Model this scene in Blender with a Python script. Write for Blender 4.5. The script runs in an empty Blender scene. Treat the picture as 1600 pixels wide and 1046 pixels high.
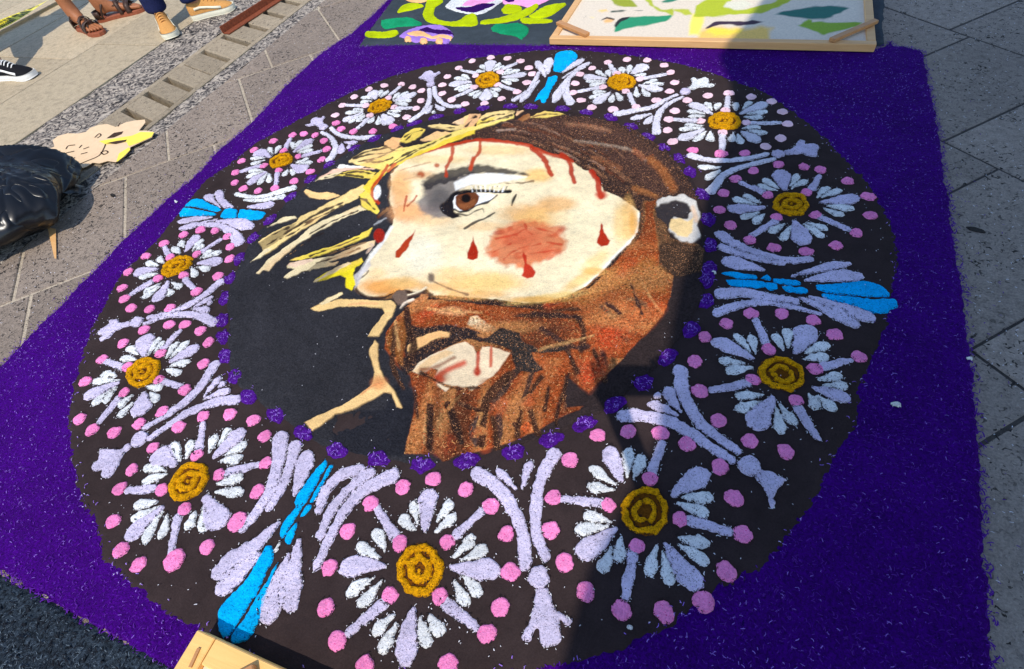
import bpy, bmesh, math, random
import numpy as np
from mathutils import Vector, Matrix
random.seed(7); rng = np.random.default_rng(7)
sc = bpy.context.scene
COL = sc.collection

# ------------------------------------------------------------------ camera
F_PX = 832.227; EUL = (0.6663, 0.1356, 0.3369); CAM = np.array([0.721, -1.121, 1.106])
cd = bpy.data.cameras.new('camera'); cam = bpy.data.objects.new('camera', cd); COL.objects.link(cam)
cam.location = CAM; cam.rotation_euler = EUL
cd.sensor_width = 36.0; cd.lens = F_PX / 1600 * 36.0; cd.clip_start = 0.01; cd.clip_end = 500
sc.camera = cam
# ------------------------------------------------------------------ light
SUN_EL = math.radians(57); SDX, SDY = -0.2, 0.98          # the way the shadows fall on the ground
w = bpy.data.worlds.new('World'); sc.world = w; w.use_nodes = True
nt = w.node_tree; bg = nt.nodes['Background']
sky = nt.nodes.new('ShaderNodeTexSky'); sky.sky_type = 'NISHITA'; sky.sun_disc = False
sky.sun_elevation = SUN_EL; sky.sun_rotation = math.atan2(-SDX, -SDY)
sky.ozone_density = 2.2; sky.air_density = 1.0; sky.dust_density = 0.4
nt.links.new(sky.outputs[0], bg.inputs[0]); bg.inputs[1].default_value = 0.15
sd_ = bpy.data.lights.new('sun', 'SUN'); sd_.energy = 2.4; sd_.angle = math.radians(0.53); sd_.color = (1.0, 0.93, 0.83)
sun = bpy.data.objects.new('sun', sd_); COL.objects.link(sun)
ddir = Vector((SDX * math.cos(SUN_EL), SDY * math.cos(SUN_EL), -math.sin(SUN_EL)))
sun.rotation_euler = ddir.to_track_quat('-Z', 'Y').to_euler(); sun.location = (2, -6, 8)
sc.view_settings.view_transform = 'Standard'; sc.view_settings.look = 'None'
sc.view_settings.exposure = 0.62; sc.view_settings.gamma = 1.0; sc.view_settings.use_curve_mapping = False

# ------------------------------------------------------------------ pixel <-> place
def rotm(rx, ry, rz):
    cx, sx, cy, sy, cz, sz = math.cos(rx), math.sin(rx), math.cos(ry), math.sin(ry), math.cos(rz), math.sin(rz)
    return np.array([[cz, -sz, 0], [sz, cz, 0], [0, 0, 1]]) @ np.array([[cy, 0, sy], [0, 1, 0], [-sy, 0, cy]]) @ np.array([[1, 0, 0], [0, cx, -sx], [0, sx, cx]])
RM = rotm(*EUL)
def W(p, z=0.0):
    """where a point seen at p stands on the level z (metres)"""
    p = np.atleast_2d(np.array(p, float))
    d = np.stack([(p[:, 0] - 800) / F_PX, -(p[:, 1] - 523) / F_PX, -np.ones(len(p))], 1) @ RM.T
    t = (z - CAM[2]) / d[:, 2]
    return (CAM + d * t[:, None])[:, :2]
def toP(xy, z=0.0):
    X = np.column_stack([xy, np.full(len(xy), z)]) - CAM
    c = X @ RM
    return np.stack([800 + F_PX * c[:, 0] / -c[:, 2], 523 - F_PX * c[:, 1] / -c[:, 2]], 1)
FR = dict(A=(480, 690, .3403), B=(820, 660, .3251), C=(1060, 460, .2486), D=(1080, 220, .2008), E=(150, 640, .2582),
          F=(90, 480, .2104), G=(160, 340, .1720), H=(340, 180, .1530), I=(500, 100, .125), J=(670, 75, .13125),
          K=(880, 75, .125), L=(1020, 110, .175), M=(1100, 330, .2), N=(300, 660, .3347), O=(270, 280, .11875),
          P=(960, 560, .2390), Q=(580, 620, .2581), R=(800, 776, .2581), T=(800, 0, .2581), U=(340, 150, .2581),
          V=(720, 150, .2581), X=(400, 400, .2581), Y=(760, 400, .2581), Z=(540, 0, .2), a=(850, 0, .175),
          b=(1100, 0, .1875), w=(400, 0, .2581), c=(0, 0, .2581), z=(0, 0, 1.0))
def fp(f, pts):
    x0, y0, s = FR[f]
    return [(x0 + u * s, y0 + v * s) for u, v in pts]

# ------------------------------------------------------------------ noise
_N = rng.standard_normal((512, 512))
_k = np.array([1, 4, 6, 4, 1]) / 16
for _ in range(2):
    _N = sum(_k[i] * np.roll(_N, i - 2, 0) for i in range(5)); _N = sum(_k[i] * np.roll(_N, i - 2, 1) for i in range(5))
_N /= _N.std() * 2
def noise(x, y, f):
    """smooth noise about -1..1, f lattice cells per metre / unit"""
    u = (x * f * 2.5) % 512; v = (y * f * 2.5) % 512
    i = np.floor(u).astype(int) % 512; j = np.floor(v).astype(int) % 512; a = u - np.floor(u); b = v - np.floor(v)
    i1 = (i + 1) % 512; j1 = (j + 1) % 512
    return (_N[i, j] * (1 - a) + _N[i1, j] * a) * (1 - b) + (_N[i, j1] * (1 - a) + _N[i1, j1] * a) * b

# ------------------------------------------------------------------ signed distances (inside positive)
def sd_poly(P, pts):
    pts = np.array(pts, float); n = len(pts)
    d = np.full(len(P), 1e9); ins = np.zeros(len(P), bool)
    for i in range(n):
        a = pts[i]; b = pts[(i + 1) % n]; e = b - a; L = e @ e + 1e-18
        q = P - a; t = np.clip((q @ e) / L, 0, 1); r = q - t[:, None] * e
        d = np.minimum(d, (r * r).sum(1))
        c = ((a[1] > P[:, 1]) != (b[1] > P[:, 1]))
        if c.any():
            xs = (b[0] - a[0]) * (P[:, 1] - a[1]) / (b[1] - a[1] if b[1] != a[1] else 1e-12) + a[0]
            ins ^= c & (P[:, 0] < xs)
    d = np.sqrt(d)
    return np.where(ins, d, -d)
def sd_line(P, pts, hw):
    pts = np.array(pts, float); hw = np.broadcast_to(np.array(hw, float), (len(pts),)) if np.ndim(hw) == 0 else np.array(hw, float)
    best = np.full(len(P), -1e9)
    for i in range(len(pts) - 1):
        a = pts[i]; b = pts[i + 1]; e = b - a; L = e @ e + 1e-18
        q = P - a; t = np.clip((q @ e) / L, 0, 1); r = q - t[:, None] * e
        best = np.maximum(best, hw[i] * (1 - t) + hw[i + 1] * t - np.sqrt((r * r).sum(1)))
    return best
def curve(pts, n=4):
    """Catmull-Rom through pts"""
    pts = [np.array(p, float) for p in pts]
    if len(pts) < 3: return np.array(pts)
    q = [2 * pts[0] - pts[1]] + pts + [2 * pts[-1] - pts[-2]]; out = []
    for i in range(1, len(q) - 2):
        for k in range(n):
            t = k / n
            out.append(.5 * (2 * q[i] + (q[i + 1] - q[i - 1]) * t + (2 * q[i - 1] - 5 * q[i] + 4 * q[i + 1] - q[i + 2]) * t * t + (3 * q[i] - q[i - 1] - 3 * q[i + 1] + q[i + 2]) * t ** 3))
    out.append(pts[-1]); return np.array(out)
def tear(a, b, wd):
    a = np.array(a, float); b = np.array(b, float); e = b - a; L = np.linalg.norm(e); e = e / L; n = np.array([-e[1], e[0]])
    bend = random.uniform(-.05, .05) * L; pts = []; k = .66
    for s in (1, -1):
        seq = [.02, .12, .25, .4, .55, .66, .76, .86, .94, .985]
        if s < 0: seq = seq[::-1]
        for t in seq:
            f = .14 + .86 * (t / k) ** .85 if t < k else math.sqrt(max(0, 1 - ((t - k) / (1 - k)) ** 2))
            pts.append(a + e * L * t + n * (s * wd / 2 * f * random.uniform(.92, 1.08) + bend * math.sin(math.pi * t)))
    return np.array(pts)
def circ(c, r, n=14, sx=1, sy=1, j=.08):
    return np.array([(c[0] + r * sx * math.cos(t) * (1 + random.uniform(-j, j)), c[1] + r * sy * math.sin(t) * (1 + random.uniform(-j, j)))
                     for t in [2 * math.pi * i / n for i in range(n)]])

# ------------------------------------------------------------------ mesh helpers
def link(name, me, mat=None, parent=None):
    o = bpy.data.objects.new(name, me); COL.objects.link(o)
    if mat is not None and me is not None: me.materials.append(mat)
    if parent is not None: o.parent = parent
    return o
def mesh_np(name, V, Fq, smooth=True, col=None):
    me = bpy.data.meshes.new(name); V = np.asarray(V, np.float32); Fq = np.asarray(Fq, np.int32); k = Fq.shape[1]
    me.vertices.add(len(V)); me.vertices.foreach_set('co', V.ravel())
    me.loops.add(Fq.size); me.loops.foreach_set('vertex_index', Fq.ravel())
    me.polygons.add(len(Fq)); me.polygons.foreach_set('loop_start', np.arange(0, Fq.size, k, dtype=np.int32))
    me.polygons.foreach_set('loop_total', np.full(len(Fq), k, np.int32))
    me.polygons.foreach_set('use_smooth', np.full(len(Fq), smooth))
    if col is not None:
        at = me.color_attributes.new('pigment', 'FLOAT_COLOR', 'POINT')
        at.data.foreach_set('color', np.column_stack([col, np.ones(len(col))]).astype(np.float32).ravel())
    me.update(); me.validate(); return me
def grid(x0, x1, y0, y1, cell):
    nx = max(2, int(math.ceil((x1 - x0) / cell)) + 1); ny = max(2, int(math.ceil((y1 - y0) / cell)) + 1)
    xs = x0 + np.arange(nx) * cell; ys = y0 + np.arange(ny) * cell
    X, Y = np.meshgrid(xs, ys); P = np.column_stack([X.ravel(), Y.ravel()])
    i = np.arange((ny - 1) * nx).reshape(ny - 1, nx)[:, :-1].ravel()
    Q = np.column_stack([i, i + 1, i + nx + 1, i + nx])
    return P, Q
def prune(V, Q, keep, extra=None):
    Q = Q[keep]; u = np.unique(Q); m = np.full(len(V), -1); m[u] = np.arange(len(u))
    return (V[u], m[Q]) if extra is None else (V[u], m[Q], extra[u])
FRINGE = {}
def mound(name, shapes, z0, h, mat, parent, cell=.0024, edge=.004, rag=.0019, rough=.0011):
    """a heap of sawdust whose outline is the union of shapes (world metres)"""
    allp = np.concatenate([np.array(s[1]) for s in shapes]); m = .004 + max([0] + [float(np.max(s[2])) for s in shapes if s[0] == 'l'])
    P, Q = grid(allp[:, 0].min() - m, allp[:, 0].max() + m, allp[:, 1].min() - m, allp[:, 1].max() + m, cell)
    s = np.full(len(P), -1e9)
    for sh in shapes:
        s = np.maximum(s, sd_poly(P, sh[1]) if sh[0] == 'p' else sd_line(P, sh[1], sh[2]))
    s = s + noise(P[:, 0], P[:, 1], 210) * rag + noise(P[:, 0], P[:, 1], 70) * rag * .8
    t = np.clip(s / edge, 0, 1); t = t * (2 - t)
    z = z0 + np.where(s > 0, h * t + rough * noise(P[:, 0], P[:, 1], 190) * t + .0012 * noise(P[:, 0] + 3, P[:, 1], 25) * t, np.maximum(s * 2, -.006))
    V = np.column_stack([P, z]); keep = (s[Q] > -.0002).any(1)
    FRINGE.setdefault(mat.name, []).append(P[np.abs(s) < .0013])
    if not keep.any(): return None
    V, Q = prune(V, Q, keep)
    o = link(name, mesh_np(name, V, Q), mat, parent); return o
def empty(name, loc, label, cat, group=None, kind=None):
    o = bpy.data.objects.new(name, None); COL.objects.link(o); o.location = loc; o.empty_display_size = .1
    if label: o['label'] = label
    if cat: o['category'] = cat
    if group: o['group'] = group
    if kind: o['kind'] = kind
    return o
def tag(o, label, cat, group=None):
    o['label'] = label; o['category'] = cat
    if group: o['group'] = group
    return o
def prism(name, poly, z0, z1, mat, parent=None, ch=.0, jz=0.0):
    """closed prism of an outline with a small chamfer at the top"""
    bm = bmesh.new(); n = len(poly); c = np.mean(poly, 0); poly = np.array(poly, float)
    area = sum(poly[i][0] * poly[(i + 1) % n][1] - poly[(i + 1) % n][0] * poly[i][1] for i in range(n))
    if area < 0: poly = poly[::-1]
    rings = [(poly, z0), (poly, z1 - ch)]
    if ch > 0:
        ins = []
        for i in range(n):
            a = poly[i - 1]; b = poly[i]; d = poly[(i + 1) % n]
            e1 = (b - a) / (np.linalg.norm(b - a) + 1e-9); e2 = (d - b) / (np.linalg.norm(d - b) + 1e-9)
            nn = np.array([-e1[1], e1[0]]) + np.array([-e2[1], e2[0]]); L = np.linalg.norm(nn)
            ins.append(b + nn / (L + 1e-9) * ch * min(2, 2 / (L + 1e-9)) if L > .1 else b)
        rings.append((np.array(ins), z1))
    vs = [[bm.verts.new((p[0], p[1], z)) for p in r] for r, z in rings]
    for a, b in zip(vs, vs[1:]):
        for i in range(n): bm.faces.new((a[i], a[(i + 1) % n], b[(i + 1) % n], b[i]))
    bm.faces.new(vs[-1]); bm.faces.new(vs[0][::-1])
    if jz:
        for v in vs[-1]: v.co.z += random.uniform(-jz, jz)
    me = bpy.data.meshes.new(name); bm.to_mesh(me); bm.free()
    return link(name, me, mat, parent)
def bar3(name, a, b, wd, ht, mat, parent=None, bev=.002):
    """a sawn bar from a to b, its foot at the points' z"""
    a = Vector(a); b = Vector(b); L = (b - a).length
    bm = bmesh.new(); bmesh.ops.create_cube(bm, size=1)
    for v in bm.verts: v.co = Vector((v.co.x * L, v.co.y * wd, (v.co.z + .5) * ht))
    if bev: bmesh.ops.bevel(bm, geom=bm.edges[:], offset=bev, segments=1, affect='EDGES')
    d = b - a; q = Matrix.Rotation(math.atan2(d.y, d.x), 4, 'Z') @ Matrix.Rotation(-math.asin(d.z / L), 4, 'Y')
    bm.transform(Matrix.Translation((a + b) / 2) @ q)
    me = bpy.data.meshes.new(name); bm.to_mesh(me); bm.free(); return link(name, me, mat, parent)

# ------------------------------------------------------------------ materials
def lin(c):
    return tuple((v / 255 / 12.92 if v / 255 <= .04045 else ((v / 255 + .055) / 1.055) ** 2.4) for v in c)
def newmat(name):
    m = bpy.data.materials.new(name); m.use_nodes = True; t = m.node_tree
    return m, t, t.nodes['Principled BSDF']
def nd(t, ty, **k):
    n = t.nodes.new(ty)
    for a, b in k.items(): setattr(n, a, b)
    return n
def ramp(t, src, stops):
    r = nd(t, 'ShaderNodeValToRGB'); e = r.color_ramp.elements
    while len(e) < len(stops): e.new(.5)
    for i, (p, c) in enumerate(stops): e[i].position = p; e[i].color = (*c, 1) if len(c) == 3 else c
    t.links.new(src, r.inputs[0]); return r.outputs[0]
def tnoise(t, sc_, det=3, rough=.6, dist=0.0, vec=None):
    n = nd(t, 'ShaderNodeTexNoise'); n.inputs['Scale'].default_value = sc_; n.inputs['Detail'].default_value = det
    n.inputs['Roughness'].default_value = rough; n.inputs['Distortion'].default_value = dist
    t.links.new(vec if vec is not None else nd(t, 'ShaderNodeNewGeometry').outputs['Position'], n.inputs['Vector']); return n.outputs['Fac']
def mixc(t, mode, fac, a, b):
    m = nd(t, 'ShaderNodeMix', data_type='RGBA', blend_type=mode)
    for s, v in ((0, fac), (6, a), (7, b)):
        if hasattr(v, 'links') or hasattr(v, 'is_linked'): t.links.new(v, m.inputs[s])
        else: m.inputs[s].default_value = v if s == 0 else (*v, 1)
    return m.outputs[2]
def bump(t, bs, h, strength=.5, dist=.002):
    b = nd(t, 'ShaderNodeBump'); b.inputs['Strength'].default_value = strength; b.inputs['Distance'].default_value = dist
    t.links.new(h, b.inputs['Height']); t.links.new(b.outputs[0], bs.inputs['Normal'])
def sawdust(name, rgb, dark=None, speck=.0, grain=260, var=.25, bumpd=.0025, attr=False, light=None, lspeck=0.0):
    """dyed sawdust: grain in tone, crumbs of the ground showing through, fine relief"""
    m, t, bs = newmat(name); bs.inputs['Roughness'].default_value = 1; bs.inputs['Specular IOR Level'].default_value = .08
    pos = nd(t, 'ShaderNodeNewGeometry').outputs['Position']
    g1 = tnoise(t, grain, 3, .65, .6, pos); g2 = tnoise(t, 22, 3, .6, 0, pos)
    if attr:
        a = nd(t, 'ShaderNodeAttribute'); a.attribute_name = 'pigment'; base = a.outputs['Color']
    else:
        r = nd(t, 'ShaderNodeRGB'); r.outputs[0].default_value = (*lin(rgb), 1); base = r.outputs[0]
    v1 = ramp(t, g1, [(.3, (1 - var * 1.5,) * 3), (.7, (1 + var,) * 3)])
    c = mixc(t, 'MULTIPLY', 1.0, base, v1)
    v2 = ramp(t, g2, [(.3, (.86,) * 3), (.7, (1.1,) * 3)]); c = mixc(t, 'MULTIPLY', 1.0, c, v2)
    v4 = ramp(t, tnoise(t, 3.2, 4, .65, .5, pos), [(.32, (.82,) * 3), (.68, (1.14,) * 3)]); c = mixc(t, 'MULTIPLY', 1.0, c, v4)
    if speck > 0:
        g3 = tnoise(t, 150, 3, .6, 2.6, pos)
        k = ramp(t, g3, [(.5 + .22 * (1 - speck), (0,) * 3), (.56 + .22 * (1 - speck), (1,) * 3)])
        c = mixc(t, 'MIX', k, c, lin(dark or (40, 32, 34)))
    if lspeck > 0:
        g4 = tnoise(t, 240, 2, .5, 2.0, pos)
        k = ramp(t, g4, [(.72 - .1 * lspeck, (0,) * 3), (.76 - .1 * lspeck, (1,) * 3)])
        c = mixc(t, 'MIX', k, c, lin(light))
    t.links.new(c, bs.inputs['Base Color'])
    bump(t, bs, g1, .9, bumpd); return m
M = {}
M['purple'] = sawdust('purple_sawdust', (64, 2, 116), dark=(28, 0, 74), speck=.5, grain=190, var=.35, bumpd=.006, light=(110, 60, 190), lspeck=.3)
M['violet'] = sawdust('violet_sawdust', (76, 22, 128), dark=(30, 14, 50), speck=.5, grain=190, var=.4, bumpd=.004, light=(150, 100, 200), lspeck=.6)
M['brown'] = sawdust('brown_black_sawdust', (56, 45, 44), speck=.1, dark=(30, 26, 26), grain=300, var=.14, bumpd=.0012)
M['black'] = sawdust('black_sawdust', (44, 44, 50), speck=.1, dark=(25, 25, 28), grain=240, var=.2, bumpd=.002)
M['charcoal'] = sawdust('charcoal_sawdust', (50, 60, 70), dark=(18, 22, 28), speck=.7, grain=120, var=.6, bumpd=.008, light=(120, 130, 140), lspeck=.4)
M['white'] = sawdust('white_sawdust', (236, 236, 234), dark=(84, 78, 80), speck=.62, var=.13, bumpd=.004)
M['lavender'] = sawdust('lavender_sawdust', (214, 202, 226), dark=(84, 74, 90), speck=.62, var=.13, bumpd=.004)
M['palelav'] = sawdust('pale_lavender_sawdust', (228, 222, 232), dark=(84, 78, 84), speck=.55, var=.12, bumpd=.004)
M['pink'] = sawdust('pink_sawdust', (250, 142, 196), dark=(226, 70, 140), speck=.6, var=.16, bumpd=.004)
M['palepink'] = sawdust('pale_pink_sawdust', (248, 206, 214), dark=(245, 160, 186), speck=.3, var=.1)
M['gold'] = sawdust('gold_sawdust', (228, 160, 10), dark=(104, 62, 12), speck=.75, var=.3, grain=170, bumpd=.007)
M['darkgold'] = sawdust('gold_edge_sawdust', (120, 72, 18), dark=(50, 30, 20), speck=.5, var=.3)
M['blue'] = sawdust('sky_blue_sawdust', (0, 182, 246), dark=(0, 96, 160), speck=.65, var=.14, bumpd=.004)
M['lime'] = sawdust('lime_sawdust', (184, 200, 10), dark=(130, 150, 0), speck=.2, var=.12)
M['green'] = sawdust('green_sawdust', (24, 146, 96), dark=(10, 90, 60), speck=.3, var=.2)
M['slate'] = sawdust('slate_sawdust', (62, 70, 76), dark=(40, 46, 50), speck=.2, var=.15, bumpd=.0015)
M['peach'] = sawdust('peach_sawdust', (250, 190, 130), dark=(220, 150, 90), speck=.2, var=.1)
M['hotpink'] = sawdust('rose_sawdust', (250, 165, 215), dark=(240, 120, 190), speck=.2, var=.1)
M['lilac'] = sawdust('lilac_sawdust', (165, 125, 210), dark=(120, 80, 170), speck=.2, var=.1)
M['plum'] = sawdust('plum_sawdust', (50, 8, 90), speck=.2, var=.2)
M['paint'] = sawdust('portrait_sawdust', (0, 0, 0), dark=(226, 172, 120), speck=.2, var=.13, attr=True, bumpd=.004)
M['groundpaint'] = sawdust('medallion_ground_sawdust', (0, 0, 0), dark=(26, 26, 30), speck=.4, var=.3, attr=True, bumpd=.006, grain=200)
M['hairpaint'] = sawdust('coarse_portrait_sawdust', (0, 0, 0), dark=(60, 30, 16), speck=.5, var=.5, attr=True, grain=170, bumpd=.005, light=(226, 160, 110), lspeck=.9)
def stone(name, c1, c2, pit=.5, sc_=40, bd=.004, joint=False):
    m, t, bs = newmat(name); bs.inputs['Roughness'].default_value = .85; bs.inputs['Specular IOR Level'].default_value = .25
    pos = nd(t, 'ShaderNodeNewGeometry').outputs['Position']
    oi = nd(t, 'ShaderNodeObjectInfo')
    a = tnoise(t, 3.0, 6, .65, .4, pos); b = tnoise(t, sc_, 5, .7, .5, pos); f = tnoise(t, 190, 3, .7, 0, pos)
    c = mixc(t, 'MIX', a, lin(c1), lin(c2))
    c = mixc(t, 'MULTIPLY', 1.0, c, ramp(t, b, [(.25, (.6,) * 3), (.5, (1,) * 3), (.8, (1.2,) * 3)]))
    c = mixc(t, 'MULTIPLY', 1.0, c, ramp(t, f, [(.25, (.62,) * 3), (.55, (1.02,) * 3), (.75, (1.25,) * 3)]))
    rv = ramp(t, oi.outputs['Random'], [(0, (.84,) * 3), (1, (1.14,) * 3)]); c = mixc(t, 'MULTIPLY', 1.0, c, rv)
    # pits
    pn = tnoise(t, 75, 2, .45, 1.2, pos)
    pm = tnoise(t, 4.5, 3, .6, 0, pos)
    pr = ramp(t, pn, [(.66 - .05 * pit, (0,) * 3), (.70 - .05 * pit, (1,) * 3)])
    pk = ramp(t, pm, [(.3, (0,) * 3), (.55, (1,) * 3)]); pmk = mixc(t, 'MULTIPLY', 1.0, pr, pk)
    c = mixc(t, 'MIX', pmk, c, lin((42, 38, 36))) if pit > 0 else c
    # pale crumbs
    wn = tnoise(t, 120, 2, .5, 2.2, pos); wk = ramp(t, wn, [(.72, (0,) * 3), (.75, (1,) * 3)])
    c = mixc(t, 'MIX', wk, c, lin((205, 198, 188)))
    t.links.new(c, bs.inputs['Base Color'])
    h = nd(t, 'ShaderNodeMath', operation='ADD'); t.links.new(b, h.inputs[0]); t.links.new(f, h.inputs[1])
    h2 = nd(t, 'ShaderNodeMath', operation='SUBTRACT'); t.links.new(h.outputs[0], h2.inputs[0]); t.links.new(pmk, h2.inputs[1])
    bump(t, bs, h2.outputs[0], .8, bd); return m
M['paver'] = stone('volcanic_paver', (168, 150, 132), (128, 114, 102), 1.2, 55, .006)
M['shadepaver'] = stone('volcanic_paver_lightened_for_shade', (180, 164, 148), (138, 126, 116), .8, 40, .009)  # same stone as the left paver, colour lightened to offset the shade there
M['slab'] = stone('smooth_beige_slab', (196, 178, 146), (176, 160, 134), -.6, 30, .0012)
M['drain'] = stone('drain_stone', (174, 158, 132), (146, 130, 108), .1, 36, .003)
M['mortar'] = stone('pale_mortar', (214, 198, 172), (150, 136, 116), .3, 60, .006)
M['jointsand'] = stone('dark_joint_sand', (92, 84, 76), (60, 56, 52), .3, 60, .006)
M['dirt'] = stone('dark_grit', (48, 42, 38), (30, 27, 25), 0, 50, .004)
def cobble():
    m, t, bs = newmat('rough_pebbled_concrete'); bs.inputs['Roughness'].default_value = .9
    pos = nd(t, 'ShaderNodeNewGeometry').outputs['Position']
    a = tnoise(t, 27, 3, .6, 2.2, pos); b = tnoise(t, 160, 2, .6, 0, pos)
    c = ramp(t, a, [(.40, lin((38, 34, 32))), (.47, lin((120, 110, 102))), (.6, lin((190, 176, 158)))])
    c = mixc(t, 'MULTIPLY', 1.0, c, ramp(t, b, [(.3, (.75,) * 3), (.7, (1.15,) * 3)]))
    t.links.new(c, bs.inputs['Base Color']); bump(t, bs, a, 1.0, .012); return m
M['cobble'] = cobble()
def plain(name, rgb, rough=.6, spec=.3, var=.1, sc_=60, bd=0.0, metal=0.0):
    m, t, bs = newmat(name); bs.inputs['Roughness'].default_value = rough; bs.inputs['Specular IOR Level'].default_value = spec
    bs.inputs['Metallic'].default_value = metal
    a = tnoise(t, sc_, 4, .6, .3)
    c = mixc(t, 'MULTIPLY', 1.0, lin(rgb), ramp(t, a, [(.3, (1 - var,) * 3), (.7, (1 + var,) * 3)]))
    t.links.new(c, bs.inputs['Base Color'])
    if bd: bump(t, bs, a, .7, bd)
    return m
def wood(name, c1, c2):
    m, t, bs = newmat(name); bs.inputs['Roughness'].default_value = .55
    tc = nd(t, 'ShaderNodeTexCoord'); mp = nd(t, 'ShaderNodeMapping'); mp.inputs['Scale'].default_value = (4, 60, 60)
    t.links.new(tc.outputs['Object'], mp.inputs[0]); a = tnoise(t, 1.2, 5, .6, 1.2, mp.outputs[0])
    c = mixc(t, 'MIX', a, lin(c1), lin(c2)); t.links.new(c, bs.inputs['Base Color']); bump(t, bs, a, .4, .001); return m
M['pine'] = wood('pine_wood', (236, 190, 128), (200, 140, 80))
M['pine2'] = wood('aged_pine_brace', (212, 156, 96), (160, 104, 60))
M['orangewood'] = wood('varnished_board', (250, 212, 130), (238, 170, 92))
M['rust'] = plain('rusty_iron', (128, 66, 40), .8, .3, .35, 90, .002)
M['paper'] = plain('manila_card', (232, 200, 160), .8, .2, .05, 30)
M['paperyellow'] = plain('yellow_dusted_card', (250, 226, 92), .9, .1, .12, 60)
M['ink'] = plain('pencil_line', (70, 52, 44), .9, .1, .1)
M['sheet'] = plain('stencil_sheet', (222, 205, 178), .8, .2, .05, 20)
M['skin1'] = plain('brown_skin', (164, 104, 68), .55, .4, .1, 40, .0006)
M['skin2'] = plain('tan_skin', (178, 122, 88), .55, .4, .1, 40, .0006)
M['denim'] = plain('dark_navy_cloth', (34, 40, 76), .9, .1, .3, 120, .003)
M['blackcloth'] = plain('black_cloth', (22, 22, 26), .9, .1, .2, 120, .002)
M['greycloth'] = plain('grey_shirt', (110, 112, 118), .9, .1, .1, 60)
M['whitecloth'] = plain('white_shirt', (205, 205, 200), .9, .1, .1, 60)
M['hair'] = plain('black_hair', (20, 16, 14), .6, .3, .3, 200)
M['suede'] = plain('mustard_suede', (204, 148, 84), .95, .1, .14, 140, .001)
M['sole'] = plain('cream_rubber', (232, 226, 200), .6, .3, .05)
M['whiteleather'] = plain('white_leather', (238, 236, 230), .5, .3, .05)
M['canvas'] = plain('black_canvas', (20, 20, 24), .85, .2, .2, 200, .001)
M['leather'] = plain('dark_brown_leather', (64, 44, 34), .5, .4, .3, 90, .001)
M['sandalsole'] = plain('tan_sandal_sole', (150, 84, 58), .7, .3, .15, 90)
M['nail'] = plain('toenail', (214, 160, 134), .4, .4, .03)
m_, t_, b_ = newmat('black_bin_liner'); b_.inputs['Roughness'].default_value = .3; b_.inputs['Specular IOR Level'].default_value = .45; b_.inputs['Base Color'].default_value = (*lin((14, 14, 15)), 1)
n1_ = tnoise(t_, 4.5, 2, .45, 1.2); n2_ = nd(t_, 'ShaderNodeMath', operation='SUBTRACT'); t_.links.new(n1_, n2_.inputs[0]); n2_.inputs[1].default_value = .5
n3_ = nd(t_, 'ShaderNodeMath', operation='ABSOLUTE'); t_.links.new(n2_.outputs[0], n3_.inputs[0]); n4_ = nd(t_, 'ShaderNodeMath', operation='POWER'); t_.links.new(n3_.outputs[0], n4_.inputs[0]); n4_.inputs[1].default_value = .5
bump(t_, b_, n4_.outputs[0], .8, .02); M['plastic'] = m_
M['tape'] = plain('yellow_tape', (246, 226, 20), .4, .4, .05)
M['tapeink'] = plain('black_tape_print', (34, 34, 16), .5, .3, .1)
M['phone'] = plain('dark_phone', (22, 24, 28), .3, .5, .05)
M['awning'] = plain('shade_caster_cloth', (60, 80, 140), .9, .1, .1, 20)  # cloth of the added, unseen shade caster
M['steel'] = plain('painted_pole', (150, 150, 150), .4, .5, .05)
M['heartwhite'] = M['white']

# ================================================================== SETTING
ground = link('ground', mesh_np('ground', [(-60, -60, -.075), (60, -60, -.075), (60, 60, -.075), (-60, 60, -.075)], [(0, 1, 2, 3)]), M['mortar'])
ground['kind'] = 'structure'
def clip(poly, nx, ny, d):          # keep nx*x+ny*y <= d
    out = []
    for i in range(len(poly)):
        a = poly[i]; b = poly[(i + 1) % len(poly)]
        fa = nx * a[0] + ny * a[1] - d; fb = nx * b[0] + ny * b[1] - d
        if fa <= 0: out.append(a)
        if (fa < 0 < fb) or (fb < 0 < fa):
            t = fa / (fa - fb); out.append((a[0] + (b[0] - a[0]) * t, a[1] + (b[1] - a[1]) * t))
    return out
pav = link('pavement', mesh_np('pavement', [(-1.66, -5, -.0035), (5, -5, -.0035), (5, 6, -.0035), (-1.66, 6, -.0035)], [(0, 1, 2, 3)]), M['mortar'])
pav['kind'] = 'structure'
GAP = .0075
js = link('joint_sand', mesh_np('joint_sand', [(.5, -4, -.0022), (4.2, -4, -.0022), (4.2, 5, -.0022), (.5, 5, -.0022)], [(0, 1, 2, 3)]), M['jointsand'], pav)
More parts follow.
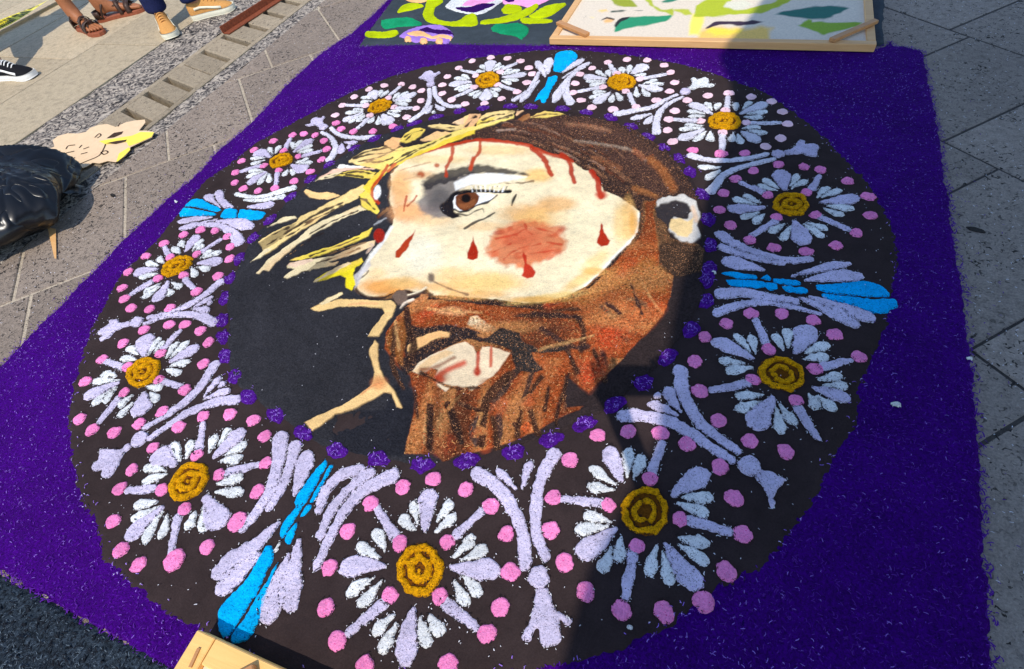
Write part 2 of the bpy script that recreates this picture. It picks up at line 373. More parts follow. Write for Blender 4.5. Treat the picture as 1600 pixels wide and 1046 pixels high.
def tiles(xlo, xhi, side):
    # rows bounded by y-x = const (left) or x+y = const (right), joints across
    if side == 'L': base, sp, off = .83, .825, {0: -2.03, 1: -1.25, 2: -.48}; jl = .525
    else: base, sp, off = .33, .863, {0: -1.71, 1: -.92, 2: -.67}; jl = .555
    GAP = .0075 if side == 'L' else .0045
    for r in range(-9, 10):
        o = off.get(r, (r * .37) % jl)
        for k in range(-16, 17):
            s0, s1 = base + r * sp + GAP, base + (r + 1) * sp - GAP; t0, t1 = o + k * jl + GAP, o + (k + 1) * jl - GAP
            if side == 'L': P = [((t - s) / 2, (t + s) / 2) for s, t in ((s0, t0), (s0, t1), (s1, t1), (s1, t0))]
            else: P = [((s - t) / 2, (s + t) / 2) for s, t in ((s0, t0), (s0, t1), (s1, t1), (s1, t0))]
            for c in ((1, 0, xhi), (-1, 0, -xlo), (0, 1, 4.6), (0, -1, 3.2)): P = clip(P, *c) if len(P) > 2 else P
            if len(P) > 2:
                c = np.mean(P, 0)
                if -.9 < c[0] < 1.0 and -1.0 < c[1] < 3.4: continue       # lies wholly under the carpets
                ar = abs(sum(P[i][0] * P[(i + 1) % len(P)][1] - P[(i + 1) % len(P)][0] * P[i][1] for i in range(len(P)))) / 2
                if ar < .002: continue
                dz = random.uniform(-.001, .002)
                prism('paving_stone', P, -.03, 0 + dz, M['paver' if side == 'L' else 'shadepaver'], pav, ch=.003)
tiles(-1.66, .0, 'L'); tiles(.0, 3.6, 'R')
def relief(name, x0, x1, y0, y1, cell, amp, f, mat, z=0.0):
    P, Q = grid(x0, x1, y0, y1, cell)
    zz = z + amp * noise(P[:, 0], P[:, 1], f) + amp * .5 * noise(P[:, 0] + 9, P[:, 1], f * 2.3)
    o = link(name, mesh_np(name, np.column_stack([P, zz]), Q), mat); o['kind'] = 'structure'; return o
relief('gravel_strip', -2.447, -2.118, -1.2, 4.4, .007, .004, 28, M['cobble'], -.003)
relief('gravel_edge', -1.768, -1.664, -1.2, 4.4, .007, .003, 30, M['cobble'], -.004)
# walkway of large smooth slabs
wk = link('walkway', mesh_np('walkway', [(-8, -5, -.012), (-2.45, -5, -.012), (-2.45, 9, -.012), (-8, 9, -.012)], [(0, 1, 2, 3)]), M['dirt']); wk['kind'] = 'structure'
cols = [(-2.45, -2.97), (-2.97, -3.72), (-3.72, -4.47), (-4.47, -5.22), (-5.22, -5.97), (-5.97, -6.72), (-6.72, -7.47)]
for i, (a, b) in enumerate(cols):
    y = -2.6 + (i * .61) % 1.3
    while y < 7.5:
        L = 1.9 if i == 0 else 1.5
        prism('walkway_slab', [(b + .005, y + .003), (a - .005, y + .003), (a - .005, y + L - .003), (b + .005, y + L - .003)], -.03, random.uniform(-.001, .001), M['slab'], wk, ch=.002)
        y += L
# drain: stone blocks with slots between
dr = link('drain_channel', mesh_np('drain_channel', [(-2.12, -2, -.07), (-1.765, -2, -.07), (-1.765, 5, -.07), (-2.12, 5, -.07)], [(0, 1, 2, 3)]), M['dirt']); dr['kind'] = 'structure'
slots = [-1.55, -1.4, -1.25, -.95, -.8, -.65, -.35, -.2, -.05, .2, .35, .5, .655, .80, 1.10, 1.28, 1.45, 1.62, 1.79, 2.08, 2.24, 2.4, 2.7, 2.86, 3.0, 3.3, 3.46]
xa, xb = -2.108, -1.772; tl = .055
def yline(y, x): return y - tl * (x + 1.94) / .16
for s0, s1 in zip(slots, slots[1:]):
    a = s0 + .019; b = s1 - .019
    segs = [(a, b)] if s1 - s0 < .25 else [(a, (a + b) / 2 - .002), ((a + b) / 2 + .002, b)]
    for (p, q) in segs:
        jt = 0 if len(segs) == 1 else 1
        prism('drain_block', [(xa + .035, yline(p, xa + .035)), (xb - .03, yline(p, xb - .03)), (xb - .03, yline(q, xb - .03)), (xa + .035, yline(q, xa + .035))], -.065, random.uniform(-.0015, .001), M['drain'], dr, ch=.004)
for (p, q) in [(-1.6, -.3), (-.3, .97), (.97, 2.25), (2.25, 3.5)]:
    prism('drain_kerb', [(xa, p + .002), (xa + .035, p + .002), (xa + .035, q - .002), (xa, q - .002)], -.065, 0, M['drain'], dr, ch=.002)
    prism('drain_kerb', [(xb - .03, p + .002), (xb, p + .002), (xb, q - .002), (xb - .03, q - .002)], -.065, 0, M['drain'], dr, ch=.002)

# ================================================================== THE SAWDUST CARPET
ZP, ZD, ZM = .010, .013, .0145
carpet = empty('sawdust_carpet', (0, 0, 0), 'large square sawdust carpet, purple border around a round daisy wreath with a bearded face', 'carpet')
edgeR = W([(1444, 78), (1456, 140), (1469, 205), (1477, 262), (1487, 320), (1496, 390), (1505, 440), (1513, 500), (1518, 560), (1528, 640), (1534, 700), (1538, 790), (1542, 860), (1548, 920), (1553, 1000), (1557, 1046)], ZP)
left_px = [(0, 569), (44, 523), (80, 488), (116, 451), (150, 417), (191, 373), (224, 343), (258, 311), (310, 268), (340, 233), (386, 196), (428, 152), (446, 132), (503, 80), (544, 54), (581, 23), (604, 0)]
edgeL = W(left_px, ZP)
outline = list(map(tuple, edgeR)) + [(1.30, -1.0), (1.295, -1.275), (.6, -1.262)] + list(map(tuple, W([(250, 1046), (190, 1005), (100, 955), (0, 893)], ZP))) + \
    [(-.9, -1.265), (-1.17, -1.262), (-1.19, -1.0)] + list(map(tuple, edgeL)) + [(-1.16, 2.4), (-1.15, 3.6), (-1.04, 3.6)] + \
    list(map(tuple, W([(612, 0), (600, 15), (574, 50), (560, 71)], ZP))) + [(-.6, 1.262), (.3, 1.27)] + list(map(tuple, W([(1372, 74), (1384, 70), (1393, 62), (1400, 70), (1420, 72)], ZP)))
mound('purple_field', [('p', outline)], -.001, .0115, M['purple'], carpet, cell=.008, edge=.016, rag=.004, rough=.0016)
disc_px = [(103, 636), (107, 713), (121, 778), (132, 797), (150, 840), (156, 868), (181, 900), (215, 930), (258, 962), (297, 982)]
disc_px2 = [(893, 1039), (944, 1031), (1006, 1003), (1058, 977), (1120, 926), (1200, 886), (1262, 807), (1277, 778), (1298, 739), (1316, 700), (1344, 662), (1346, 618), (1360, 572), (1383, 528), (1391, 487), (1406, 415), (1401, 368), (1381, 319), (1350, 273), (1339, 266), (1298, 219), (1252, 181), (1200, 145), (1161, 129), (1084, 103), (1006, 88), (903, 76), (860, 76), (787, 83), (705, 95), (625, 114), (539, 147), (472, 183), (400, 222), (350, 261), (320, 280), (300, 304), (277, 332), (256, 357), (232, 385), (194, 420), (174, 447), (160, 476), (137, 520), (119, 572)]
disc = np.concatenate([W(disc_px, ZD), [(.02, -1.215), (.12, -1.22), (.24, -1.19), (.4, -1.13), (.5, -1.09)], W(disc_px2, ZD)])
disc = curve(np.vstack([disc, disc[:1]]), 3)[:-1]
mound('dark_disc', [('p', disc)], ZP - .0025, .006, M['brown'], carpet, cell=.006, edge=.02, rag=.006, rough=.0007)

# ---- the painted portrait: every op is a shape seen in the photograph laid on the level of the carpet
def S(f, pts): return fp(f, pts)
CREAM = (252, 232, 188); ORG = (238, 168, 96); RED = (196, 48, 20); BLK = (40, 38, 42); DKBR = (62, 46, 42); BRN = (146, 74, 34)
TAN = (178, 112, 60); YEL = (250, 208, 72); PEA = (252, 206, 138); WHT = (252, 248, 232); REDBR = (158, 66, 32)
beard = S('z', [(640, 475), (655, 466), (700, 470), (760, 477), (806, 482), (845, 484), (884, 472), (918, 455), (945, 428), (975, 394), (1000, 370), (1009, 345), (1007, 318), (1026, 314), (1020, 331), (1027, 377), (1030, 408), (1028, 421), (1052, 431), (1047, 462), (1039, 488), (1015, 519), (987, 545), (966, 568), (946, 587), (920, 614), (907, 607), (884, 586), (882, 615), (884, 638), (912, 634), (905, 642), (882, 650), (838, 674), (799, 690), (786, 695), (755, 705), (714, 711), (693, 722), (680, 710), (632, 710), (636, 684), (647, 646), (648, 622), (640, 586), (624, 576), (601, 545), (604, 521), (619, 498)])
face = S('z', [(611, 274), (625, 258), (650, 243), (683, 232), (720, 226), (746, 221), (784, 222), (823, 227), (849, 239), (880, 246), (898, 256), (911, 266), (924, 270), (934, 284), (944, 300), (962, 305), (981, 318), (999, 331), (998, 354), (991, 372), (975, 387), (961, 400), (941, 423), (915, 449), (884, 464), (845, 475), (806, 474), (761, 467), (710, 463), (679, 462), (668, 452), (654, 458), (640, 454), (619, 452), (601, 462), (576, 465), (562, 459), (555, 450), (556, 440), (566, 424), (575, 405), (598, 377), (613, 354), (616, 336), (613, 328), (608, 315), (611, 294)])
ops = []
def pg(pts, c, soft=1.2, lab=None, al=1.0, f=None, rag=.6): ops.append(('p', S(f, pts) if f else pts, lin(c), soft, lab, al, rag))
def ln(pts, wd, c, soft=1.2, lab=None, al=1.0, f=None, rag=.6): ops.append(('l', S(f, pts) if f else pts, wd / 2, lin(c), soft, lab, al, rag))
def bl(x, y, rx, ry, c, al=.8, f=None, rot=0, rag=1.5):
    p = S(f, [(x, y)])[0] if f else (x, y); ops.append(('b', p, (rx, ry, math.radians(rot)), lin(c), al, rag))
LB, LF, LR, LH, LC, LE = 0, 1, 2, 3, 4, 5
# hair
hairp = S('z', [(640, 244), (690, 222), (760, 200), (810, 190), (845, 182), (880, 180), (930, 184), (975, 196), (1010, 212), (1040, 236), (1062, 262), (1082, 292), (1090, 318), (1050, 318), (1025, 322), (1000, 332), (960, 304), (944, 299), (934, 283), (911, 266), (890, 250), (850, 238), (800, 224), (746, 219), (700, 228)])
pg(hairp, (60, 44, 40), 3, LH)
pg(S('V', [(200, 250), (400, 120), (700, 130), (950, 180), (1150, 320), (1290, 460), (1300, 560), (1180, 620), (1000, 480), (800, 340), (500, 290)]), (84, 58, 50), 16, LH, .8)
for i in range(46):
    u0 = random.uniform(200, 1000); v0 = 120 + (u0 - 200) * .2 + random.uniform(0, 190); L = random.uniform(60, 200)
    sl = .12 + (u0 - 200) / 800 * .75
    ln([(u0, v0), (u0 + L * .5, v0 + L * .5 * sl - 6), (u0 + L, v0 + L * sl)], random.choice([1.4, 2, 3]), random.choice([(128, 92, 74), (150, 104, 76), (112, 62, 42), (40, 28, 28), (166, 132, 112)]), 2.0, LH, .65, 'V')
ln([(640, 170), (760, 185), (900, 212)], 6, (160, 112, 84), 4, LH, .8, 'V')
ln([(220, 212), (330, 205)], 3.5, (176, 150, 132), 2, LH, .8, 'V')
ln([(690, 270), (850, 295), (1050, 335), (1120, 395)], 4, (166, 144, 124), 3, LH, .8, 'V')
ln([(800, 375), (900, 410), (960, 440)], 7, (140, 88, 60), 4, LH, .9, 'V')
ln([(1150, 390), (1230, 470), (1285, 560)], 13, (164, 96, 50), 6, LH, .85, 'V')
ln([(1050, 560), (1180, 610)], 8, (168, 104, 56), 5, LH, .8, 'V')
ln([(1050, 330), (1110, 380)], 7, (162, 88, 52), 5, LH, .8, 'V')
# behind the ear
pg([(1100, 640), (1190, 640), (1200, 700), (1240, 760), (1260, 860), (1440, 900), (1470, 930), (1455, 1060), (1200, 1060), (1110, 1040), (1060, 960)], (104, 74, 50), 4, LH, 1, 'V')
pg([(1110, 640), (1180, 650), (1160, 760), (1200, 880), (1190, 1000), (1110, 1046), (1080, 900)], (168, 108, 58), 6, LR, .9, 'V')
pg([(1195, 900), (1300, 880), (1450, 920), (1460, 1060), (1320, 1100), (1200, 1060)], (66, 50, 40), 5, LH, .9, 'V')
# beard
pg(beard, (150, 70, 32), 2, LR)
for c, al, pts in [((190, 84, 44), .7, [(800, 300), (1000, 270), (1080, 320), (1000, 430), (860, 540), (730, 650), (650, 560), (640, 420)]), ((186, 92, 48), .6, [(0, 380), (400, 380), (640, 420), (600, 520), (250, 500)]),
                   ((184, 120, 58), .7, [(480, 260), (650, 140), (800, 60), (1000, 20), (1110, 120), (1080, 220), (760, 200), (600, 300)]), ((196, 88, 50), .7, [(540, 640), (700, 600), (710, 720), (620, 820), (570, 780)])]:
    pg(pts, c, 14, LR, al, 'Y')
for i in range(60):     # strands of the beard
    u0 = random.uniform(-350, 1000); v0 = random.uniform(300, 900)
    px, py = S('Y', [(u0, v0)])[0]; L = random.uniform(10, 34); an = math.radians(random.uniform(60, 110) if py > 600 else random.uniform(-10, 40))
    ln([(px, py), (px + L * math.cos(an), py + L * math.sin(an))], random.choice([1.5, 2.2, 3]), random.choice([(206, 134, 76), (120, 52, 24), (190, 70, 34), (94, 46, 26), (176, 100, 50)]), 2, 'beardonly', .5)
ln([(640, 474), (660, 467), (700, 467), (760, 472), (806, 478), (845, 479), (884, 468), (916, 453), (942, 427), (974, 391)], 6, (44, 34, 34), 3, LR, .9)
ln([(974, 391), (998, 366), (1005, 340), (1003, 326)], 6, (70, 50, 42), 3, LR, .8)
# coat
pg([(632, 712), (646, 646), (646, 615), (625, 590), (600, 640), (560, 640), (520, 665), (520, 712)], (40, 40, 46), 3, LB)
# mouth
pg([(905, 610), (890, 560), (905, 480), (905, 430), (920, 360), (940, 420), (1000, 435), (1150, 412), (1300, 440), (1420, 485), (1560, 515), (1560, 560), (1400, 530), (1290, 505), (1200, 540), (1080, 590), (960, 690), (905, 720), (870, 680), (850, 640)], (44, 38, 40), 3, LR, 1, 'X')
pg([(800, 560), (790, 500), (830, 430), (880, 380), (905, 380), (915, 480), (890, 600), (890, 670), (850, 640)], (140, 84, 40), 3, LR, 1, 'X')
ln([(835, 560), (840, 480), (870, 430)], 2.5, (216, 160, 96), 1.5, LR, .8, 'X')
pg([(918, 580), (920, 545), (980, 500), (1060, 470), (1110, 455), (1175, 468), (1165, 490), (1090, 505), (1020, 545), (935, 590)], (246, 190, 124), 1.5, LF, 1, 'X')
pg([(950, 700), (985, 650), (1060, 600), (1150, 560), (1270, 518), (1320, 560), (1340, 610), (1370, 555), (1420, 550), (1535, 595), (1500, 650), (1440, 730), (1390, 760), (1310, 820), (1220, 790), (1180, 800), (1150, 830), (1095, 790), (1080, 740), (1110, 690), (1060, 690), (1000, 722)], (250, 224, 184), 2, LF, 1, 'X')
pg([(955, 700), (1060, 610), (1150, 570), (1200, 590), (1100, 640), (1000, 718)], (248, 206, 150), 3, LF, .9, 'X')
ln([(1090, 750), (1150, 700), (1260, 650)], 9, (212, 62, 34), 5, LF, .85, 'X'); bl(1110, 750, 9, 6, (214, 70, 44), .9, 'X')
ln([(1200, 620), (1080, 680), (1000, 690)], 5, (140, 70, 44), 4, LF, .7, 'X')
ln([(1348, 590), (1344, 660), (1340, 715)], 5.5, (198, 70, 44), 2.5, LF, .9, 'X'); bl(1340, 705, 6, 7, (188, 56, 36), .9, 'X')
ln([(1425, 555), (1422, 670)], 4.5, (205, 80, 50), 2.5, LF, .9, 'X')
pg([(1060, 350), (1120, 320), (1200, 310), (1300, 335), (1260, 368), (1120, 362)], (236, 168, 112), 5, LR, .8, 'X')
pg([(1280, 420), (1300, 370), (1340, 365), (1400, 415), (1475, 440), (1450, 472), (1360, 462)], (246, 218, 172), 3, LR, .9, 'X')
ln([(1350, 480), (1500, 500)], 4, (210, 120, 84), 3, LR, .7, 'X')
# dark marks in the beard
pg([(0, 495), (80, 430), (130, 440), (205, 470), (215, 515), (320, 560), (450, 545), (500, 545), (480, 575), (340, 592), (275, 585), (300, 640), (345, 690), (300, 712), (180, 700), (160, 640), (150, 570), (60, 525), (0, 520)], (52, 48, 46), 2.5, LR, 1, 'Y')
ln([(160, 368), (300, 362), (450, 365), (570, 372)], 7, (62, 48, 42), 3, LR, .9, 'Y', 1.5)
ln([(210, 450), (400, 445), (560, 452)], 5, (108, 52, 34), 4, LR, .7, 'Y')
ln([(700, 310), (770, 370), (815, 390), (800, 450), (790, 480)], 9, (92, 64, 50), 4, LR, .95, 'Y')
ln([(860, 258), (950, 290), (980, 350)], 7, (112, 78, 56), 4, LR, .9, 'Y')
ln([(800, 480), (860, 520)], 6, (110, 68, 48), 5, LR, .8, 'Y')
ln([(700, 590), (720, 660)], 8, (104, 60, 50), 4, LR, .9, 'Y')
ln([(520, 650), (540, 760)], 8, (112, 62, 40), 5, LR, .8, 'Y')
ln([(200, 680), (150, 740), (70, 860), (10, 940)], 12, (60, 50, 46), 3, LR, .95, 'Y')
ln([(275, 715), (240, 830), (200, 920)], 10, (66, 54, 48), 4, LR, .9, 'Y')
ln([(480, 740), (470, 860), (478, 930)], 5, (90, 58, 44), 3, LR, .8, 'Y')
ln([(370, 100), (355, 180), (372, 340)], 9, (58, 46, 46), 3, LR, .95, 'Q')
ln([(475, 80), (500, 170), (545, 275)], 10, (40, 38, 36), 3, LR, .95, 'Q')
ln([(700, 80), (640, 160), (615, 220), (645, 285)], 14, (76, 62, 58), 3, LR, .95, 'Q')
ln([(770, 120), (780, 200), (765, 285)], 11, (76, 60, 56), 4, LR, .9, 'Q')
ln([(865, 170), (890, 225)], 8, (64, 46, 42), 3, LR, .9, 'Q')
ln([(650, 40), (760, 0)], 5, (90, 60, 46), 4, LR, .8, 'Q')
ln([(345, 90), (330, 180), (320, 280)], 4, (240, 200, 140), 3, LR, .7, 'Q')
ln([(435, 90), (415, 150), (410, 200)], 7, (240, 196, 130), 4, LR, .75, 'Q')
bl(440, 285, 17, 17, (216, 76, 34), .85, 'Q'); bl(690, 290, 10, 12, (200, 84, 40), .7, 'Q'); bl(945, 185, 9, 8, (214, 78, 34), .8, 'Q'); bl(800, 60, 11, 11, (200, 112, 70), .7, 'Q')
bl(760, 640, 20, 10, (200, 96, 50), .5)
for (x, y) in ((655, 600), (665, 585), (690, 590), (700, 620), (760, 600), (790, 585), (810, 600)):
    bl(x, y, 12, 8, (150, 66, 34), .5)
FR['e'] = (344, 140, .5833)
for pts, wd_ in (([(860, 770), (810, 850), (795, 930)], 6), ([(935, 760), (905, 860), (900, 900)], 5), ([(775, 765), (715, 830), (700, 950)], 10), ([(562, 850), (562, 960)], 9), ([(610, 845), (640, 920)], 11), ([(1035, 575), (1070, 600), (1095, 650)], 6), ([(955, 610), (975, 650), (965, 700)], 8),
                 ([(860, 640), (940, 690), (985, 690)], 6), ([(500, 590), (505, 640), (520, 690), (500, 740)], 8), ([(840, 600), (960, 612)], 6), ([(930, 700), (960, 760)], 6), ([(1000, 700), (1030, 780)], 5), ([(730, 880), (745, 970)], 7), ([(830, 860), (850, 920)], 7), ([(470, 640), (462, 740), (490, 800)], 6), ([(520, 800), (530, 880)], 4), ([(880, 800), (870, 860)], 5), ([(1100, 520), (1130, 600)], 4), ([(640, 840), (690, 860)], 4), ([(780, 560), (870, 590), (960, 590)], 4), ([(540, 760), (620, 800), (700, 800)], 4)):
    ln(pts, wd_ * 1.35, random.choice([(52, 36, 32), (66, 44, 34), (58, 42, 40)]), 3, LR, .95, 'e', 1)
for x_, y_, r_ in ((1060, 650, 34), (1000, 760, 26), (600, 950, 18), (690, 920, 12), (900, 560, 24), (1090, 480, 20), (820, 840, 14), (560, 600, 18), (930, 880, 14), (1110, 700, 16)): ln([(x_ - r_ * .7, y_ + r_ * .5), (x_ + r_ * .7, y_ - r_ * .5)], r_ * .8, (204, 74, 38), 12, 'beardonly', .75, 'e', 3)
for pts in ([(600, 860), (590, 930)], [(560, 590), (700, 600)], [(700, 870), (690, 900)], [(660, 800), (600, 870)], [(850, 700), (1000, 660)], [(1130, 520), (1180, 600)], [(470, 620), (480, 700)], [(620, 590), (700, 620)]): ln(pts, 3.5, (232, 176, 110), 3, LR, .75, 'e', 1)
# face
pg(face, CREAM, 1.5, LF)
bl(600, 450, 36, 13, (238, 164, 84), .95); bl(620, 446, 40, 8, (240, 170, 92), .8); bl(760, 446, 60, 14, (244, 190, 110), .7); bl(832, 336, 46, 16, (244, 178, 100), .75); bl(905, 440, 30, 8, (244, 196, 110), .7, None, -35); bl(982, 345, 10, 34, (244, 186, 104), .8); bl(625, 300, 14, 30, (242, 172, 110), .8); bl(645, 335, 34, 14, (242, 168, 108), .8); bl(632, 442, 26, 9, (246, 196, 120), .8); bl(628, 290, 16, 22, (246, 188, 122), .75); bl(640, 330, 24, 12, (246, 180, 118), .75)
bl(676, 345, 30, 10, (250, 206, 150), .7); bl(760, 440, 48, 14, (248, 210, 130), .75); bl(850, 342, 40, 14, (250, 196, 118), .8); bl(840, 275, 22, 11, (250, 196, 112), .85)
bl(700, 430, 40, 12, (246, 196, 120), .65); bl(675, 250, 60, 7, (250, 214, 150), .7); bl(780, 236, 50, 8, (250, 206, 140), .7); bl(930, 410, 26, 10, (248, 214, 140), .7, None, -40)
bl(970, 350, 12, 30, (248, 204, 130), .75); bl(860, 466, 60, 6, (244, 204, 120), .8, None, -8); bl(900, 340, 40, 20, (255, 240, 196), .6); bl(660, 400, 30, 30, (255, 246, 216), .7); bl(790, 400, 30, 20, (255, 244, 208), .5)
ln([(612, 356), (598, 380), (576, 408), (563, 430)], 5, (255, 252, 244), 3, LF, .9)
ln([(998, 334), (996, 356), (988, 374), (960, 402), (940, 424), (914, 448)], 3, (255, 250, 232), 2, LF, .8)
for x_, y_, a_1, b_1, c_1 in ((690, 450, 40, 8, (238, 178, 104)), (735, 462, 50, 7, (236, 176, 98)), (870, 320, 30, 12, (244, 182, 110)), (655, 275, 24, 7, (236, 184, 128)), (760, 355, 40, 7, (248, 206, 150)), (590, 430, 16, 10, (250, 210, 150)), (990, 350, 7, 20, (236, 170, 80)), (840, 470, 50, 5, (230, 170, 84)), (930, 425, 20, 6, (236, 178, 92))): bl(x_, y_, a_1, b_1, c_1, .75)
# nose and mouth corner lines
ln([(557, 440), (558, 452), (566, 461), (580, 466), (601, 465), (620, 456), (640, 456)], 3.4, (50, 38, 38), 1.8, LF, .9)
ln([(557, 440), (572, 430), (576, 424)], 2, (80, 66, 60), 1.5, LF, .8)
pg([(820, 245), (850, 212), (900, 208), (925, 240), (915, 270), (890, 300), (860, 300)], (120, 98, 84), 2.5, LF, 1, 'X')
ln([(925, 240), (985, 225), (1030, 195)], 3.5, (250, 228, 190), 2, LF, 1, 'X'); ln([(875, 315), (905, 285), (955, 268)], 3.5, (246, 224, 196), 2, LF, 1, 'X')
ln([(930, 250), (990, 232), (1030, 212)], 3, (66, 44, 40), 2, LF, .9, 'X')
ln([(1048, 112), (1070, 150), (1090, 165), (1180, 205), (1280, 235)], 2.6, (130, 96, 70), 2.2, LF, .85, 'X'); bl(1062, 135, 5, 7, (110, 92, 80), .9, 'X')
pg([(940, 290), (1000, 240), (1040, 230), (1040, 255), (980, 290)], (196, 120, 84), 4, LR, .8, 'X')
# eye socket
pg([(1235, 540), (1300, 510), (1400, 490), (1550, 462), (1560, 530), (1480, 570), (1420, 640), (1420, 745), (1330, 745), (1230, 700), (1210, 650), (1265, 600)], (128, 120, 116), 7, LF, .9, 'U', 1.5)
bl(688, 312, 20, 17, (84, 80, 80), .75); bl(680, 326, 14, 8, (110, 100, 96), .7); bl(668, 300, 8, 12, (120, 108, 100), .6)
pg([(-170, 478), (-60, 448), (60, 428), (200, 432), (320, 452), (425, 484), (300, 484), (180, 474), (60, 480), (-40, 510), (-140, 548), (-215, 580), (-235, 540)], (50, 46, 48), 4, LF, .9, 'V', 1.2)
pg([(-40, 530), (60, 482), (200, 470), (330, 482), (400, 492), (300, 520), (180, 535), (60, 545), (-30, 575)], (254, 250, 240), 3, LF, .95, 'V')
ln([(230, 530), (330, 532), (440, 518)], 1.6, (120, 90, 60), 1.5, LF, .8, 'V')
pg([(1335, 672), (1400, 620), (1480, 585), (1550, 565), (1550, 590), (1470, 620), (1430, 665), (1430, 700), (1480, 735), (1415, 745), (1370, 715)], (34, 30, 34), 2, LF, 1, 'U')
pg([(-50, 640), (-30, 605), (20, 592), (100, 590), (180, 595), (215, 605), (180, 640), (120, 660), (60, 690), (0, 700), (-40, 685)], (252, 250, 244), 1.5, LF, 1, 'V')
pg([(712, 309), (718, 303), (730, 300), (744, 302), (749, 308), (747, 317), (740, 325), (729, 330), (718, 328), (712, 320)], (112, 60, 34), 1.2, LF, 1, None, .3); pg([(716, 318), (726, 320), (742, 312), (744, 318), (736, 325), (726, 327), (718, 325)], (150, 88, 50), 3, LF, .8, None, .3)
bl(728, 310, 7.5, 7, (24, 18, 18), 1.0, None, 0, .3); bl(728, 310, 6, 5.5, (24, 18, 18), 1.0, None, 0, .3)
ln([(700, 316), (706, 308), (714, 302), (728, 299), (745, 299), (765, 299), (782, 301), (798, 300)], 5, (28, 26, 30), 1.5, LF, 1)
for i in range(8):
    u = 65 + i * 26; ln([(u + 6, 580), (u - 4 + i * 3, 548)], 1.9, (246, 248, 248), 1, LF, .95, 'V')
    ln([(u + 20, 582), (u + 12 + i * 3, 550)], 1.3, (44, 50, 54), 1, LF, .8, 'V')
ln([(-40, 690), (0, 703), (50, 695), (100, 665), (160, 648), (220, 606)], 2.6, (40, 34, 34), 1.5, LF, .95, 'V')
ln([(-20, 715), (40, 728), (80, 705), (130, 688), (140, 706)], 2.2, (54, 46, 42), 1.5, LF, .85, 'V')
ln([(22, 806), (90, 770), (150, 745), (205, 712)], 2.6, (48, 44, 42), 1.5, LF, .9, 'V')
ln([(310, 668), (318, 635), (336, 602)], 4, (40, 38, 38), 1.5, LF, .95, 'V')
# red
pg([(150, 960), (180, 880), (230, 810), (350, 760), (450, 755), (560, 790), (640, 880), (620, 940), (500, 1000), (380, 1050), (230, 1010)], (228, 126, 76), 9, LF, .92, 'V', 2.2)
for i in range(26): bl(random.uniform(200, 600), random.uniform(800, 980), random.uniform(5, 13), random.uniform(2.5, 5), random.choice([(206, 84, 52), (240, 160, 110), (190, 66, 42), (226, 110, 70)]), .7, 'V', random.uniform(-40, 10), 3)
bl(370, 860, 32, 15, (226, 112, 74), .75, 'V'); bl(480, 950, 30, 10, (226, 118, 78), .6, 'V')
for pts in ([(340, 845), (385, 812), (430, 842)], [(262, 992), (350, 930), (485, 900)], [(390, 780), (400, 820)], [(215, 870), (300, 850), (350, 835)], [(450, 800), (560, 830)], [(520, 890), (610, 905)], [(300, 900), (200, 950)], [(420, 960), (560, 940)]):
    ln(pts, 2.2, (206, 66, 40), 2, LF, .75, 'V', 1)
ln([(380, 950), (388, 1000), (398, 1050)], 3.4, (190, 44, 26), 1.5, LF, .95, 'V'); ln([(238, 0), (238, 60)], 2.6, (196, 50, 28), 1.5, LF, .9, 'Y')
pg([(238, 45), (280, 75), (300, 105), (285, 138), (245, 142), (215, 125), (222, 85)], (200, 56, 34), 2, LF, 1, 'Y')
pg([(75, 845), (90, 910), (108, 950), (105, 990), (75, 1002), (42, 990), (40, 955), (62, 910)], (172, 40, 18), 1.6, LF, 1, 'V')
pg([(852, 775), (870, 830), (905, 880), (890, 912), (850, 915), (822, 895), (835, 850)], (178, 46, 22), 1.6, LF, 1, 'V')
pg([(1198, 818), (1180, 870), (1140, 940), (1100, 985), (1080, 980), (1082, 945), (1130, 890), (1170, 850)], (186, 62, 28), 1.6, LF, 1, 'U')
ln([(640, 246), (683, 233), (720, 225), (746, 220), (784, 222), (823, 228), (849, 239), (880, 247), (895, 254)], 5.5, (196, 62, 30), 2.5, LF, .92)
ln([(117, 285), (115, 340), (80, 390), (60, 450)], 5, (192, 66, 30), 2, LF, .9, 'V'); ln([(1425, 300), (1420, 370), (1385, 440), (1385, 488)], 5, (190, 62, 30), 2, LF, .9, 'U')
ln([(1550, 380), (1530, 450)], 5, (196, 70, 36), 2.5, LF, .8, 'U')
ln([(430, 320), (500, 380), (530, 440), (548, 480)], 7.5, (190, 56, 28), 2.2, LF, .95, 'V'); ln([(610, 360), (660, 410), (670, 470), (688, 530)], 7.5, (188, 54, 26), 2.2, LF, .95, 'V')
ln([(790, 465), (825, 510), (835, 570), (850, 610)], 8, (188, 50, 26), 2.2, LF, .95, 'V'); bl(850, 605, 9, 7, (196, 60, 36), .9, 'V')
bl(1232, 482, 6, 4.5, (178, 80, 40), .9, 'U'); bl(1328, 424, 4, 3.2, (186, 90, 50), .9, 'U')
ln([(1145, 612), (1128, 700)], 3, (190, 76, 44), 1.5, LF, .85, 'U'); ln([(1205, 608), (1185, 640), (1150, 672)], 3, (190, 84, 50), 1.5, LF, .85, 'U'); ln([(1100, 460), (1190, 430), (1290, 405)], 2, (196, 150, 110), 2, LF, .7, 'U')
ln([(1130, 510), (1230, 490)], 2, (206, 160, 116), 2, LF, .7, 'U')
